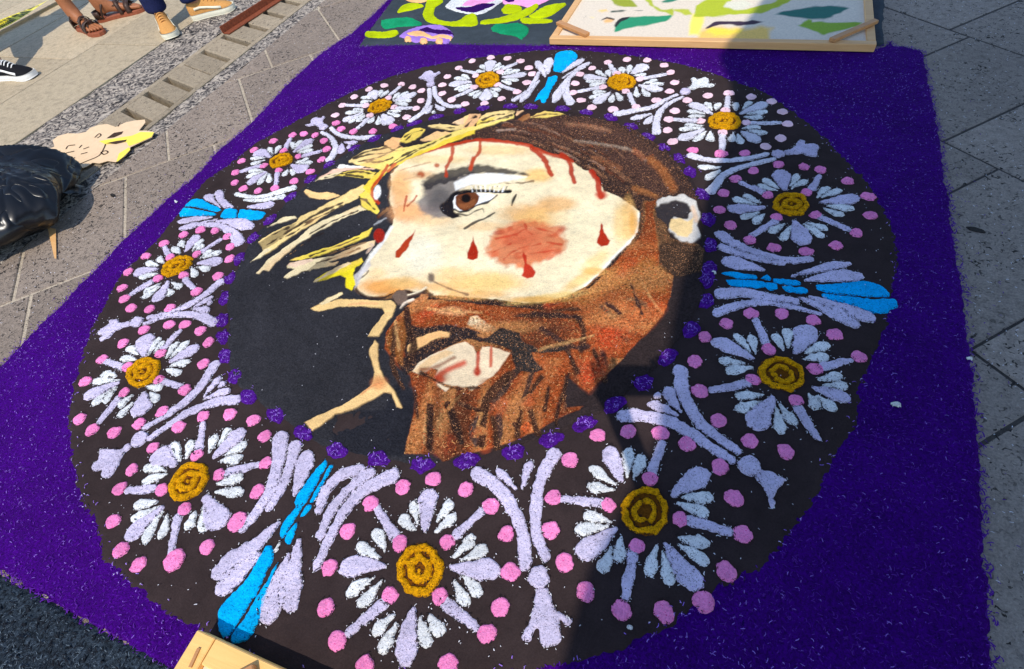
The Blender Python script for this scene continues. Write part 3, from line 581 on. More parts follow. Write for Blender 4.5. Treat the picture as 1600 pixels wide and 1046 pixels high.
# light line of the profile
pg([(330, 322), (400, 290), (520, 265), (700, 272), (820, 268), (850, 300), (825, 370), (790, 400), (745, 490), (680, 486), (705, 445), (745, 390), (775, 345), (765, 318), (650, 308), (500, 312), (380, 338)], (250, 208, 138), 1.3, LF, 1, 'X')
pg([(385, 292), (440, 255), (525, 223), (530, 236), (450, 288), (400, 300)], (250, 224, 170), 1.2, LF, 1, 'X')
pg([(688, 605), (685, 570), (720, 510), (742, 535), (738, 620), (755, 690), (785, 760), (830, 800), (855, 850), (880, 920), (852, 912), (820, 835), (770, 830), (700, 870), (600, 922), (480, 962), (400, 1022), (340, 1060), (295, 1010), (420, 950), (560, 885), (650, 820), (705, 775), (718, 700), (700, 625)], (248, 204, 136), 1.5, LF, 1, 'X')
bl(745, 770, 12, 10, (228, 140, 80), .7, 'X'); ln([(640, 840), (700, 790), (760, 770)], 3, (226, 140, 86), 2, LF, .7, 'X'); ln([(560, 300), (650, 290), (740, 292)], 3, (240, 176, 120), 2, LF, .7, 'X')
pg([(600, 210), (595, 120), (690, 30), (700, 60), (640, 130), (620, 180)], (214, 206, 202), 2, LF, .8, 'X')
# crown
Y1, Y2, Y3 = (248, 214, 98), (250, 216, 142), (248, 226, 176)
def cr(pts, c, f='U', s=1.1): pg(pts, c, s, LC, 1, f)
cr([(245, 885), (330, 830), (480, 765), (505, 730), (600, 690), (700, 640), (800, 580), (885, 540), (900, 570), (850, 625), (700, 700), (560, 790), (450, 850), (380, 900), (290, 965), (270, 915)], Y2)
cr([(300, 795), (400, 740), (470, 730), (480, 745), (400, 765)], Y3); ln([(760, 650), (620, 710), (500, 780)], 3.2, (52, 44, 44), 1.3, LC, .95, 'U')
cr([(200, 1012), (240, 975), (300, 925), (330, 930), (260, 985)], Y3); cr([(520, 582), (540, 568), (600, 588), (700, 590), (742, 608), (680, 637), (560, 620)], PEA)
cr([(262, 1060), (350, 960), (470, 880), (560, 800), (700, 730), (860, 672), (905, 695), (760, 745), (610, 825), (480, 905), (380, 990), (310, 1060)], Y3)
cr([(425, 1000), (560, 955), (700, 908), (850, 850), (940, 798), (915, 855), (760, 915), (620, 970), (480, 1000)], (252, 222, 88)); cr([(420, 1030), (560, 998), (700, 968), (870, 898), (955, 878), (945, 912), (800, 972), (640, 1015), (560, 1060), (425, 1046)], Y3)
ln([(900, 890), (760, 930), (600, 985)], 2.4, (40, 36, 36), 1.2, LC, .9, 'U')
cr([(340, 162), (400, 112), (560, 50), (642, 18), (652, 40), (602, 80), (590, 120), (602, 180), (582, 217), (548, 195), (545, 132), (510, 120), (420, 148)], (250, 226, 40), 'X')
cr([(8, 107), (60, 40), (100, 0), (132, 0), (80, 62), (22, 110)], Y3, 'X'); cr([(165, 132), (260, 62), (500, 38), (480, 62), (300, 92), (190, 137)], Y3, 'X'); cr([(190, 62), (200, 45), (340, 18), (352, 32), (240, 72)], (250, 214, 180), 'X')
cr([(340, 160), (480, 75), (560, 40), (580, 50), (470, 105), (360, 162)], Y3, 'X')
cr([(880, 560), (930, 505), (1000, 445), (1060, 385), (1180, 322), (1300, 282), (1420, 250), (1560, 205), (1560, 235), (1400, 288), (1250, 350), (1150, 390), (1050, 450), (985, 510), (940, 580), (915, 605)], (250, 214, 70))
cr([(860, 605), (895, 575), (940, 625), (982, 700), (968, 722), (880, 680)], (250, 222, 90)); cr([(1120, 282), (1150, 232), (1200, 200), (1262, 203), (1230, 242), (1170, 282)], Y1)
cr([(1010, 282), (1060, 253), (1112, 260), (1100, 300), (1155, 322), (1080, 332), (1010, 302)], (248, 190, 128)); cr([(790, 392), (900, 332), (1010, 308), (1130, 340), (1060, 372), (1000, 425), (880, 430), (800, 405)], Y2)
ln([(820, 385), (920, 360), (1030, 350)], 2.2, (52, 44, 44), 1.2, LC, .9, 'U'); ln([(860, 402), (960, 392), (1020, 380)], 1.8, (52, 44, 44), 1.2, LC, .8, 'U')
cr([(700, 490), (770, 462), (850, 450), (965, 468), (930, 505), (850, 500), (770, 484)], (250, 218, 96)); cr([(592, 520), (620, 498), (700, 468), (760, 462), (700, 496), (640, 510)], Y3)
cr([(620, 498), (700, 447), (830, 430), (965, 448), (850, 446), (720, 466)], (250, 202, 172)); cr([(718, 440), (740, 420), (900, 428), (880, 440)], (248, 240, 226))
cr([(1228, 268), (1330, 213), (1352, 225), (1300, 252), (1440, 223), (1452, 240), (1330, 277), (1240, 275)], (248, 198, 138))
cr([(1030, 765), (1120, 752), (1230, 768), (1262, 700), (1302, 700), (1290, 782), (1180, 790), (1060, 780)], Y2, 'w'); cr([(1255, 782), (1290, 698), (1357, 693), (1342, 742), (1300, 787)], (248, 192, 130), 'w'); cr([(1335, 748), (1395, 690), (1550, 678), (1560, 715), (1440, 752), (1330, 772)], Y1, 'w')
cr([(600, 1000), (700, 985), (870, 900), (1030, 870), (1200, 800), (1350, 760), (1480, 720), (1560, 700), (1560, 722), (1350, 785), (1200, 830), (1000, 920), (860, 990), (800, 1040)], (250, 222, 120), 'w')
cr([(1000, 850), (1060, 825), (1150, 800), (1180, 808), (1080, 845)], PEA, 'w'); cr([(870, 860), (900, 815), (960, 778), (1020, 780), (960, 850), (910, 868)], Y1, 'w')
cr([(608, 852), (680, 780), (850, 758), (1022, 760), (990, 822), (850, 872), (700, 914), (640, 914), (760, 870), (810, 828), (620, 857)], Y2, 'J'); cr([(430, 914), (480, 800), (612, 793), (580, 862), (525, 925)], (248, 192, 136), 'J'); cr([(278, 897), (442, 828), (402, 920)], (248, 206, 160), 'J')
cr([(1040, 802), (1050, 752), (1125, 748), (1050, 812)], (246, 196, 146), 'J'); cr([(1205, 832), (1280, 792), (1380, 760), (1480, 765), (1590, 775), (1630, 790), (1560, 815), (1400, 842), (1280, 842)], (250, 216, 110), 'J')
cr([(1060, 860), (1130, 800), (1200, 790), (1210, 830), (1120, 880)], (150, 90, 50), 'J')
for pts in ([(800, 388), (900, 345), (1010, 322)], [(1000, 300), (1080, 335), (1150, 322)], [(985, 505), (1050, 418), (1150, 352), (1280, 300)], [(880, 402), (980, 405), (1060, 375)], [(300, 905), (470, 800), (600, 745), (760, 668)], [(380, 870), (480, 820), (600, 740)], [(330, 845), (430, 800)], [(560, 840), (700, 760), (850, 700)], [(440, 960), (560, 870), (640, 830)], [(560, 975), (720, 915), (860, 860)], [(600, 1015), (760, 965), (860, 925)], [(740, 475), (850, 462), (950, 478)], [(650, 500), (760, 470)],
            [(860, 620), (900, 640), (950, 690)], [(1140, 270), (1190, 225), (1240, 210)], [(940, 330), (1040, 318)], [(780, 480), (880, 496)]): ln(pts, random.uniform(1.4, 2.4), (46, 38, 38), 1.2, LC, .92, 'U', .8)
for pts in ([(620, 985), (760, 950), (880, 890), (1000, 860)], [(900, 830), (960, 800)], [(1050, 775), (1200, 778)], [(1270, 770), (1330, 710)], [(1340, 760), (1440, 735), (1550, 700)], [(820, 1010), (1000, 905), (1180, 820)]): ln(pts, 2, (46, 38, 38), 1.2, LC, .9, 'w', .8)
for pts in ([(640, 870), (760, 815), (900, 800)], [(620, 900), (800, 870), (950, 840)], [(500, 850), (560, 830)], [(1240, 825), (1400, 800), (1580, 800)]): ln(pts, 1.8, (46, 38, 38), 1.2, LC, .9, 'J', .8)
ln([(1030, 428), (985, 500), (940, 560), (945, 610), (975, 655)], 5, (196, 62, 30), 2, LC, .95, 'U'); ln([(845, 1000), (800, 1040)], 5, (196, 62, 30), 2, LC, .9, 'w')
bl(968, 590, 5.5, 11, (252, 250, 244), 1.0, 'U', 10, .3); bl(968, 590, 5, 10, (252, 250, 244), 1.0, 'U', 10, .3)
bl(980, 850, 8.5, 11, (176, 40, 26), 1.0, 'U', 0, .5); bl(980, 850, 8, 10, (176, 40, 26), 1.0, 'U', 0, .5); ln([(975, 735), (1030, 690)], 5, (92, 50, 34), 2, LC, .9, 'U'); ln([(950, 785), (1020, 745)], 2, (170, 170, 170), 1.5, LC, .8, 'U')
ln([(905, 960), (940, 910), (925, 900)], 3, (206, 196, 190), 2, LC, .7, 'U')
# ear
pg([(1185, 640), (1250, 610), (1350, 603), (1425, 640), (1442, 720), (1432, 790), (1455, 862), (1400, 892), (1320, 880), (1262, 812), (1270, 750), (1215, 720), (1180, 680)], (226, 218, 206), 2.5, LE, .95, 'V', 1.5)
pg([(1205, 662), (1300, 640), (1372, 655), (1392, 700), (1372, 752), (1290, 742), (1255, 790), (1190, 740), (1170, 680)], (58, 52, 54), 2.5, LE, 1, 'V', 1.2)
pg([(1272, 750), (1330, 745), (1372, 762), (1410, 740), (1400, 830), (1370, 860), (1310, 850), (1262, 800)], (252, 216, 150), 2.5, LE, .95, 'V'); ln([(1405, 680), (1425, 760)], 6, (250, 206, 164), 4, LE, .7, 'V')

cell = .0026
P, Qd = grid(-.86, .80, -.80, .82, cell)
c0 = np.array((.02, .0))
med = np.concatenate([W([(355, 505), (352, 540), (358, 575), (378, 610), (410, 640), (450, 664), (490, 690), (525, 705), (590, 720), (655, 726), (730, 722), (800, 706), (860, 688), (915, 660), (962, 632), (1008, 597), (1046, 557), (1080, 513), (1103, 470), (1108, 420), (1108, 383), (1104, 340), (1095, 302), (1078, 266), (1040, 230), (985, 197), (916, 176), (830, 167), (755, 170), (679, 184), (612, 206), (577, 216), (540, 238), (515, 258), (486, 282), (453, 308), (422, 342), (393, 372), (376, 405), (361, 436), (352, 468)], ZM)])
P0 = toP(P, ZM + .003)
sdm = sd_poly(P, med) + noise(P[:, 0], P[:, 1], 12) * .006 + noise(P[:, 0], P[:, 1], 60) * .003 - .006
colr = np.tile(np.array(lin((56, 45, 44))), (len(P), 1)); lab = np.full(len(P), LB)
# blue-black ground on the left of the face, warm brown-black on the right
lf = np.clip((760 - P0[:, 0]) / 160 + noise(P0[:, 0], P0[:, 1], .012) * .15, 0, 1)[:, None]
colr = colr * (1 - lf) + np.array(lin((52, 51, 55))) * lf
colr *= (1 + .12 * noise(P[:, 0], P[:, 1], 9))[:, None]
jit = noise(P[:, 0], P[:, 1], 110) + .7 * noise(P[:, 0] + 5, P[:, 1], 45)
isb = np.zeros(len(P), bool); raised = np.zeros(len(P))
for op in ops:
    if op[0] == 'b':
        (cx, cy), (rx, ry, ro), c, al, rag = op[1:]
        m = np.abs(P0[:, 0] - cx) < max(rx, ry) * 2 + 3; m &= np.abs(P0[:, 1] - cy) < max(rx, ry) * 2 + 3
        i = np.nonzero(m)[0]; dx = P0[i, 0] - cx; dy = P0[i, 1] - cy; u = dx * math.cos(ro) + dy * math.sin(ro); v = -dx * math.sin(ro) + dy * math.cos(ro)
        r = np.sqrt((u / rx) ** 2 + (v / ry) ** 2) + jit[i] * rag * .06
        k = .45 if rag < 1.0 else 1.0
        a = np.clip((1 + k * .5 - r) / k, 0, 1); a = a * a * (3 - 2 * a) * al
        colr[i] = colr[i] * (1 - a[:, None]) + np.array(c) * a[:, None]; continue
    if op[0] == 'p': _, pts, c, soft, lb, al, rag = op; mg = soft + 3
    else: _, pts, hw, c, soft, lb, al, rag = op; mg = hw + soft + 3
    pa = np.array(pts)
    i = np.nonzero((P0[:, 0] > pa[:, 0].min() - mg) & (P0[:, 0] < pa[:, 0].max() + mg) & (P0[:, 1] > pa[:, 1].min() - mg) & (P0[:, 1] < pa[:, 1].max() + mg))[0]
    if not len(i): continue
    s = sd_poly(P0[i], pa) if op[0] == 'p' else sd_line(P0[i], curve(pa) if len(pa) > 2 else pa, hw)
    s = s + jit[i] * rag * 1.3
    a = np.clip(s / soft + .5, 0, 1) * al
    if lb == 'beardonly': a = a * (lab[i] == LR); lb = LR
    colr[i] = colr[i] * (1 - a[:, None]) + np.array(c) * a[:, None]
    j = i[a > .5]
    if lb is not None: lab[j] = lb
ang_ = math.radians(-32); up_ = P0[:, 0] * math.cos(ang_) + P0[:, 1] * math.sin(ang_); vp_ = -P0[:, 0] * math.sin(ang_) + P0[:, 1] * math.cos(ang_)
st = noise(up_, vp_ * 7, .012) ; st2 = noise(up_ + 50, vp_ * 5 + 30, .02); mC = lab == LC
k = (mC * np.clip((st - .6) / .15, 0, 1) * .6)[:, None]; colr = colr * (1 - k) + np.array(lin((60, 46, 40))) * k
k = (mC * np.clip((st2 - .15) / .5, 0, 1) * .35)[:, None]; colr = colr * (1 - k) + np.array(lin((250, 190, 126))) * k
mB = lab == LR; wv = noise(P0[:, 0], P0[:, 1], .008) * 14
vx = np.where(P0[:, 1] > 560, P0[:, 0] + .12 * P0[:, 1] + wv, P0[:, 1] + .12 * P0[:, 0] + wv); vy = np.where(P0[:, 1] > 560, P0[:, 1], P0[:, 0])
st = noise(vx, vy * .22, .035); st2 = noise(vx + 90, vy * .2 + 40, .06)
isor = mB * (colr[:, 0] > .12)
k = (isor * np.clip((st - .25) / .5, 0, 1) * .75)[:, None]; colr = colr * (1 - k) + np.array(lin((74, 44, 32))) * k
k = (isor * np.clip((st2 - .2) / .5, 0, 1) * .55)[:, None]; colr = colr * (1 - k) + np.array(lin((214, 146, 84))) * k
k = (isor * np.clip((-st - .3) / .5, 0, 1) * .5)[:, None]; colr = colr * (1 - k) + np.array(lin((206, 84, 40))) * k
lum = colr @ np.array([.3, .5, .2])
hz = ZM + .0018 + np.clip(lum * 9, 0, 1) * .0035 + .0009 * noise(P[:, 0], P[:, 1], 120) + .0022 * (noise(P[:, 0] + 1, P[:, 1], 14) > .9) * 0 + .0012 * noise(P[:, 0], P[:, 1], 30)
hz += np.where(lab == LB, .0028 * noise(P[:, 0], P[:, 1], 9) + .0015 * noise(P[:, 0], P[:, 1], 26), 0)
hairy = (lab == LR) | (lab == LH); hz += np.where(hairy, .0016 * noise(P[:, 0], P[:, 1], 80), 0)
hz = np.where(sdm > .004, hz, hz - np.clip(.004 - sdm, 0, .01) * .9)
V3 = np.column_stack([P, hz]); inside = (sdm[Qd] > -.004).all(1); fl = lab[Qd[:, 0]]
portrait = link('portrait', None, None, carpet); portrait.empty_display_size = .1
for lb, nm, mt in ((LB, 'black_ground', 'groundpaint'), (LF, 'face', 'paint'), (LR, 'beard', 'hairpaint'), (LH, 'hair', 'hairpaint'), (LC, 'crown_of_thorns', 'paint'), (LE, 'ear', 'paint')):
    k = inside & (fl == lb)
    if k.any():
        v, q_, e_ = prune(V3, Qd, k, colr); link(nm, mesh_np(nm, v, q_, col=e_), M[mt], portrait)

# ---- daisies
D = {}
D['A'] = dict(g=(515, 588, 105, 133, 0), L=[(541, 425, 562, 208), (370, 575, 140, 580), (645, 577, 888, 590), (488, 748, 448, 1042)],
  w=[(500, 410, 422, 338), (508, 385, 482, 268), (585, 375, 662, 262), (578, 420, 690, 328), (345, 537, 222, 465), (358, 512, 305, 400), (668, 535, 768, 420), (700, 548, 825, 480), (310, 622, 175, 705), (348, 625, 230, 765), (670, 630, 740, 755), (705, 605, 800, 710), (405, 790, 290, 890), (415, 825, 328, 975), (515, 790, 560, 955), (555, 785, 625, 890)],
  b=[(400, 430, 318, 305), (685, 425, 800, 318), (345, 745, 188, 880), (635, 740, 775, 855)], i=[(424, 465), (642, 460), (375, 705), (607, 708)],
  o=[(438, 207), (578, 167), (727, 215), (842, 293), (289, 283), (183, 408), (102, 573), (86, 763), (137, 915), (262, 1030), (645, 1020), (823, 882), (884, 757), (932, 597), (914, 424)])
D['B'] = dict(g=(580, 428, 122, 122, 0), L=[(470, 290, 395, 110), (695, 360, 890, 230), (450, 500, 240, 640), (668, 565, 850, 805)],
  w=[(492, 270, 500, 115), (522, 278, 570, 155), (440, 300, 310, 205), (442, 325, 300, 300), (425, 480, 280, 440), (410, 495, 232, 520), (425, 590, 355, 720), (465, 535, 452, 680), (640, 585, 598, 745), (665, 610, 700, 790), (725, 545, 890, 580), (730, 580, 890, 680), (745, 355, 912, 355), (730, 380, 890, 440)],
  b=[(370, 385, 180, 365), (615, 232, 660, 98), (520, 635, 485, 840), (795, 470, 990, 525)], i=[(400, 393), (603, 270), (745, 463), (540, 592)],
  o=[(350, 62), (497, 42), (650, 52), (780, 102), (940, 210), (1005, 362), (1045, 535), (970, 712), (862, 858), (667, 910), (465, 900), (291, 812), (187, 672), (122, 515), (137, 357), (218, 180)])
D['C'] = dict(g=(655, 498, 160, 112, 18), L=[(485, 410, 205, 280), (735, 380, 830, 190, 1.3), (605, 632, 460, 850, 1.2), (835, 575, 1085, 660, .8)],
  w=[(460, 375, 345, 240), (490, 375, 455, 250), (430, 430, 245, 405), (480, 455, 295, 480), (548, 632, 355, 635), (528, 665, 360, 735), (612, 700, 650, 880), (635, 678, 745, 822), (815, 610, 875, 725), (862, 630, 1000, 730), (905, 565, 1080, 570), (865, 530, 1035, 500), (770, 402, 960, 390), (785, 370, 955, 310), (665, 355, 598, 240), (690, 338, 685, 205)],
  b=[(435, 555, 215, 598), (548, 298, 488, 158), (920, 450, 1085, 408), (760, 715, 870, 895)], i=[(470, 533), (570, 342), (862, 462), (740, 665)],
  o=[(168, 260), (302, 175), (460, 117), (650, 118), (850, 158), (985, 250), (1135, 385), (103, 418), (135, 605), (250, 792), (450, 918), (677, 985)])
D['D'] = dict(g=(780, 492, 152, 88, 2), L=[(735, 390, 690, 220, 1.25), (590, 512, 275, 520), (800, 615, 880, 810, 1.3), (995, 478, 1315, 430)],
  w=[(695, 372, 555, 290), (680, 388, 512, 340), (765, 360, 830, 255), (775, 372, 910, 300), (550, 478, 410, 412), (515, 490, 322, 440), (545, 545, 380, 600), (585, 555, 490, 640), (740, 640, 605, 715), (780, 655, 700, 775), (870, 640, 1035, 755), (890, 630, 1075, 690), (1025, 520, 1200, 580), (1040, 500, 1275, 520), (978, 440, 1080, 350), (1010, 440, 1180, 375)],
  b=[(560, 395, 388, 320), (650, 625, 470, 735), (940, 370, 1000, 270), (1010, 590, 1235, 690)], i=[(598, 418), (665, 590), (970, 572), (900, 398)],
  o=[(485, 228), (680, 180), (877, 200), (1007, 222), (1222, 308), (1380, 430), (1400, 575), (1290, 710), (1130, 812), (896, 858), (650, 828), (455, 765), (305, 650), (222, 533), (252, 402), (345, 292), (580, 40)])
D['E'] = dict(g=(560, 432, 140, 98, -45), L=[(485, 345, 345, 260, 1.3), (695, 300, 905, 110), (650, 515, 775, 705, 1.3), (410, 580, 165, 790)],
  w=[(510, 315, 465, 190), (540, 300, 575, 175), (675, 265, 720, 145), (735, 225, 805, 100), (770, 280, 910, 195), (735, 305, 890, 285), (430, 375, 280, 350), (440, 385, 270, 445), (375, 560, 215, 580), (385, 575, 195, 670), (400, 610, 280, 820), (430, 620, 380, 790), (600, 600, 535, 735), (640, 575, 650, 740), (720, 450, 885, 400), (705, 495, 900, 495)],
  b=[(615, 240, 645, 85), (345, 475, 185, 490), (790, 380, 975, 330), (490, 650, 450, 860)], i=[(608, 272), (742, 390), (392, 482), (530, 600)],
  o=[(647, 38), (805, 25), (948, 62), (1015, 162), (1025, 322), (978, 493), (855, 680, 1.3), (667, 830), (468, 908, 1.4), (253, 932), (145, 848), (98, 675), (138, 480), (215, 363), (340, 228), (105, 137), (258, 83), (497, 103), (395, 10)])
D['F'] = dict(g=(630, 480, 145, 98, -33), L=[(640, 370, 640, 200, 1.4), (810, 412, 1050, 280), (640, 620, 590, 815, 1.3), (460, 550, 185, 670)],
  w=[(600, 350, 505, 290), (590, 385, 460, 375), (665, 355, 760, 215), (700, 340, 795, 240), (795, 380, 890, 250), (820, 380, 975, 240), (820, 440, 985, 395), (795, 455, 905, 500), (440, 510, 320, 495), (455, 540, 250, 555), (440, 585, 240, 730), (430, 600, 330, 715), (560, 640, 440, 750), (560, 700, 440, 825), (650, 590, 775, 600), (680, 620, 740, 700)],
  b=[(490, 440, 350, 400), (780, 300, 905, 175), (780, 545, 905, 590), (440, 680, 305, 855)], i=[(515, 437), (757, 338), (752, 535), (492, 627)],
  o=[(543, 5), (478, 265), (637, 165), (823, 127), (940, 127), (1053, 172), (1117, 257), (1080, 417), (940, 610), (788, 765), (603, 862), (415, 928), (252, 907), (157, 825), (204, 550), (325, 385), (680, 10), (830, 5)])
D['G'] = dict(g=(672, 438, 158, 72, -27), L=[(745, 315, 860, 150), (515, 455, 275, 500), (600, 565, 460, 770), (850, 415, 1090, 385)],
  w=[(705, 330, 630, 270), (740, 270, 700, 210), (800, 315, 915, 190), (830, 310, 925, 235), (555, 415, 505, 350), (515, 430, 395, 400), (510, 500, 320, 545), (525, 590, 365, 680), (525, 610, 360, 735), (590, 640, 620, 705), (615, 580, 715, 635), (805, 445, 845, 535), (850, 445, 970, 470), (870, 375, 1000, 285), (890, 370, 1090, 300)],
  b=[(600, 340, 560, 265), (910, 300, 1070, 195), (440, 580, 250, 695), (745, 560, 830, 640)], i=[(612, 355), (852, 328), (495, 552), (735, 517)],
  o=[(733, 150), (885, 107), (1017, 115), (1130, 165), (1160, 258), (1150, 368), (1045, 527), (850, 670), (632, 783), (425, 830), (275, 810), (195, 732), (170, 635), (230, 490), (388, 347), (557, 232)])
D['H'] = dict(g=(648, 462, 130, 64, -18), L=[(540, 430, 385, 365, 1.3), (770, 375, 970, 235), (745, 505, 915, 565, 1.3), (505, 570, 300, 705)],
  w=[(565, 395, 510, 325), (580, 390, 635, 305), (770, 345, 755, 275), (785, 345, 850, 250), (800, 375, 970, 295), (810, 385, 975, 345), (500, 430, 330, 440), (490, 450, 330, 495), (480, 565, 310, 570), (490, 570, 280, 635), (510, 580, 410, 705), (525, 590, 525, 685), (725, 545, 665, 620), (740, 545, 775, 610), (790, 485, 935, 435), (810, 500, 970, 470)],
  b=[(690, 340, 740, 235), (870, 410, 1050, 360), (430, 510, 235, 570), (605, 590, 590, 705)], i=[(672, 358), (823, 418), (470, 508), (620, 560)],
  o=[(565, 260), (765, 200), (877, 188), (992, 200), (1085, 258), (1110, 342), (1060, 448), (942, 575), (777, 670), (580, 742), (408, 768), (255, 745), (172, 682), (180, 582), (238, 465), (370, 348)])
D['I'] = dict(g=(745, 525, 155, 72, -18), L=[(700, 440, 650, 330, 1.3), (910, 460, 1210, 355), (780, 620, 880, 745, 1.4), (545, 600, 270, 710)],
  w=[(745, 410, 770, 315), (750, 415, 860, 330), (655, 435, 505, 410), (650, 460, 490, 475), (905, 450, 990, 350), (925, 450, 1105, 340), (930, 475, 1140, 445), (930, 485, 1095, 505), (560, 570, 410, 560), (540, 590, 305, 605), (560, 605, 350, 735), (575, 620, 450, 720), (685, 645, 600, 735), (735, 640, 730, 755), (835, 585, 1015, 580), (825, 600, 1005, 645)],
  b=[(880, 380, 990, 285), (525, 515, 330, 512), (970, 545, 1150, 545), (590, 680, 460, 800)], i=[(855, 418), (572, 515), (920, 535), (622, 638)],
  o=[(425, 405), (610, 312), (800, 265), (1015, 247), (1153, 282), (1268, 328), (1257, 452), (1200, 547), (1082, 660), (910, 773), (658, 835), (413, 838), (260, 808), (202, 730), (188, 635), (275, 515), (1527, 255), (1528, 362), (1590, 152), (52, 955)])
D['J'] = dict(g=(700, 378, 142, 84, -12), L=[(715, 285, 725, 145, 1.3), (855, 345, 1165, 300), (515, 395, 230, 435), (685, 475, 665, 620, 1.3)],
  w=[(670, 255, 625, 195), (670, 280, 560, 270), (755, 255, 850, 170), (765, 275, 905, 205), (865, 315, 995, 240), (900, 305, 1090, 250), (890, 370, 1075, 380), (860, 385, 985, 430), (490, 365, 390, 315), (470, 385, 295, 350), (520, 425, 295, 490), (520, 440, 345, 510), (630, 490, 475, 560), (640, 500, 530, 590), (715, 490, 815, 575), (730, 475, 860, 500)],
  b=[(545, 295, 390, 255), (890, 240, 1040, 180), (860, 445, 1015, 495), (500, 495, 320, 575)], i=[(558, 325), (850, 280), (540, 460), (820, 433)],
  o=[(358, 232), (515, 150), (737, 108), (933, 118), (1090, 152), (1188, 230), (1230, 302), (1168, 408), (1047, 515), (860, 597), (657, 655), (430, 662), (270, 612), (160, 535), (158, 432), (225, 333)])
D['K'] = dict(g=(728, 425, 178, 100, 0), L=[(560, 385, 250, 345), (850, 320, 1040, 200, 1.4), (930, 455, 1255, 520), (600, 545, 385, 690)],
  w=[(545, 350, 410, 275), (590, 355, 555, 270), (760, 320, 720, 235), (810, 320, 840, 200), (880, 340, 1040, 325), (990, 445, 1185, 390), (1080, 445, 1260, 445), (530, 405, 275, 410), (535, 425, 320, 465), (550, 540, 350, 550), (540, 560, 320, 620), (625, 560, 600, 675), (650, 550, 725, 655), (915, 480, 930, 610), (985, 500, 1080, 600)],
  b=[(650, 305, 580, 200), (1020, 375, 1275, 320), (435, 490, 190, 540), (830, 570, 880, 700)], i=[(670, 315), (960, 382), (497, 482), (785, 535)],
  o=[(558, 172), (797, 138), (1050, 147), (1262, 213), (1345, 298), (1393, 425), (1327, 537), (1170, 650), (915, 733), (625, 762), (362, 733), (222, 648), (128, 552), (150, 437), (212, 322), (362, 248), (1395, 778), (1315, 885), (1555, 645)])
D['L'] = dict(g=(640, 452, 158, 78, 0), L=[(540, 390, 325, 290), (770, 385, 1025, 285), (775, 530, 960, 640), (470, 520, 230, 615)],
  w=[(535, 355, 470, 275), (560, 360, 590, 285), (750, 355, 750, 280), (800, 350, 875, 270), (830, 385, 1035, 365), (805, 408, 990, 412), (470, 385, 305, 360), (480, 405, 310, 405), (460, 490, 280, 480), (480, 515, 230, 520), (480, 535, 365, 630), (515, 535, 520, 630), (720, 545, 700, 635), (755, 555, 800, 655), (780, 515, 970, 505), (830, 530, 1030, 555)],
  b=[(665, 330, 670, 230), (385, 445, 195, 432), (890, 465, 1130, 462), (622, 580, 620, 750)], i=[(652, 350), (432, 448), (838, 460), (627, 552)],
  o=[(490, 222), (677, 198), (880, 230), (1060, 272), (1158, 368), (1205, 475), (1143, 602), (1012, 675), (825, 738), (740, 965), (905, 893), (1122, 838), (610, 740, 1.2), (362, 710), (180, 633), (132, 532), (138, 435), (195, 352), (315, 262), (148, 185), (195, 105), (45, 265)])
ZE = ZD - .001; ZV = ZD + .004
def pw(f, u, v): return tuple(W(fp(f, [(u, v)]), ZV)[0])
dots = []
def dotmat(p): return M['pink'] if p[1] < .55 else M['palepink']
for f, d in D.items():
    cx, cy, ra, rb, ro = d['g']; dz = link('daisy', None, None, carpet)
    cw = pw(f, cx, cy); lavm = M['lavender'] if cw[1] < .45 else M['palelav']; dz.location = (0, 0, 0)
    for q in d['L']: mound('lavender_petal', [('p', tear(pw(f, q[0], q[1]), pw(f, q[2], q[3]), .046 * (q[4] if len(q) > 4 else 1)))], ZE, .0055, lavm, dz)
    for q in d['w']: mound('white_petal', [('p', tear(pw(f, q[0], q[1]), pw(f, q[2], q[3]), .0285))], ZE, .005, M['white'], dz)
    for q in d['b']:
        a, b = pw(f, q[0], q[1]), pw(f, q[2], q[3])
        mound('spoke', [('l', [a, b], [.0125, .0095])], ZE, .005, lavm, dz)
    for q in d['i']:
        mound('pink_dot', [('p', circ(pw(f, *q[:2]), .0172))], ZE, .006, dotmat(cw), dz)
    # rosette centre
    ro = math.radians(ro)
    def gp(r, t):
        x, y = r * math.cos(t) * ra, r * math.sin(t) * rb
        return pw(f, cx + x * math.cos(ro) - y * math.sin(ro), cy + x * math.sin(ro) + y * math.cos(ro))
    ph = random.uniform(0, 6); pt = [gp(1.0, i * .3142) for i in range(20)]
    rw = np.mean([np.linalg.norm(np.array(p) - cw) for p in pt])
    mound('flower_centre', [('p', np.array([gp(.97, i * .3142) for i in range(20)]))], ZE, .0035, M['darkgold'], dz)
    dense = f not in ('C', 'B')
    sh = []
    for s0, s1 in ((0, 1.85), (2.1, 3.95), (4.2, 6.05)):
        sh.append(('l', [gp(.80 + random.uniform(-.07, .07), ph + s0 + (s1 - s0) * k / 6) for k in range(7)], rw * (.175 if dense else .14)))
    for s0, s1 in ((.4, 2.9), (3.4, 6.0)):
        sh.append(('l', [gp(.40 + random.uniform(-.07, .07), ph + s0 + (s1 - s0) * k / 5) for k in range(6)], rw * (.175 if dense else .13)))
    if dense: sh.append(('p', circ(gp(.03, ph), rw * .12, 8)))
    mound('rosette', sh, ZE + .002, .0075, M['gold'], dz, cell=.0022)
    for q in d['o']:
        p = np.array(pw(f, *q[:2]))
        if all(np.linalg.norm(p - e[0]) > .022 for e in dots): dots.append((p, q[2] if len(q) > 2 else 1))
for p, s in dots:
    mound('pink_dot', [('p', circ(p, .0185 * s, sx=random.uniform(.92, 1.1), j=.06))], ZE, .006, dotmat(p), carpet)
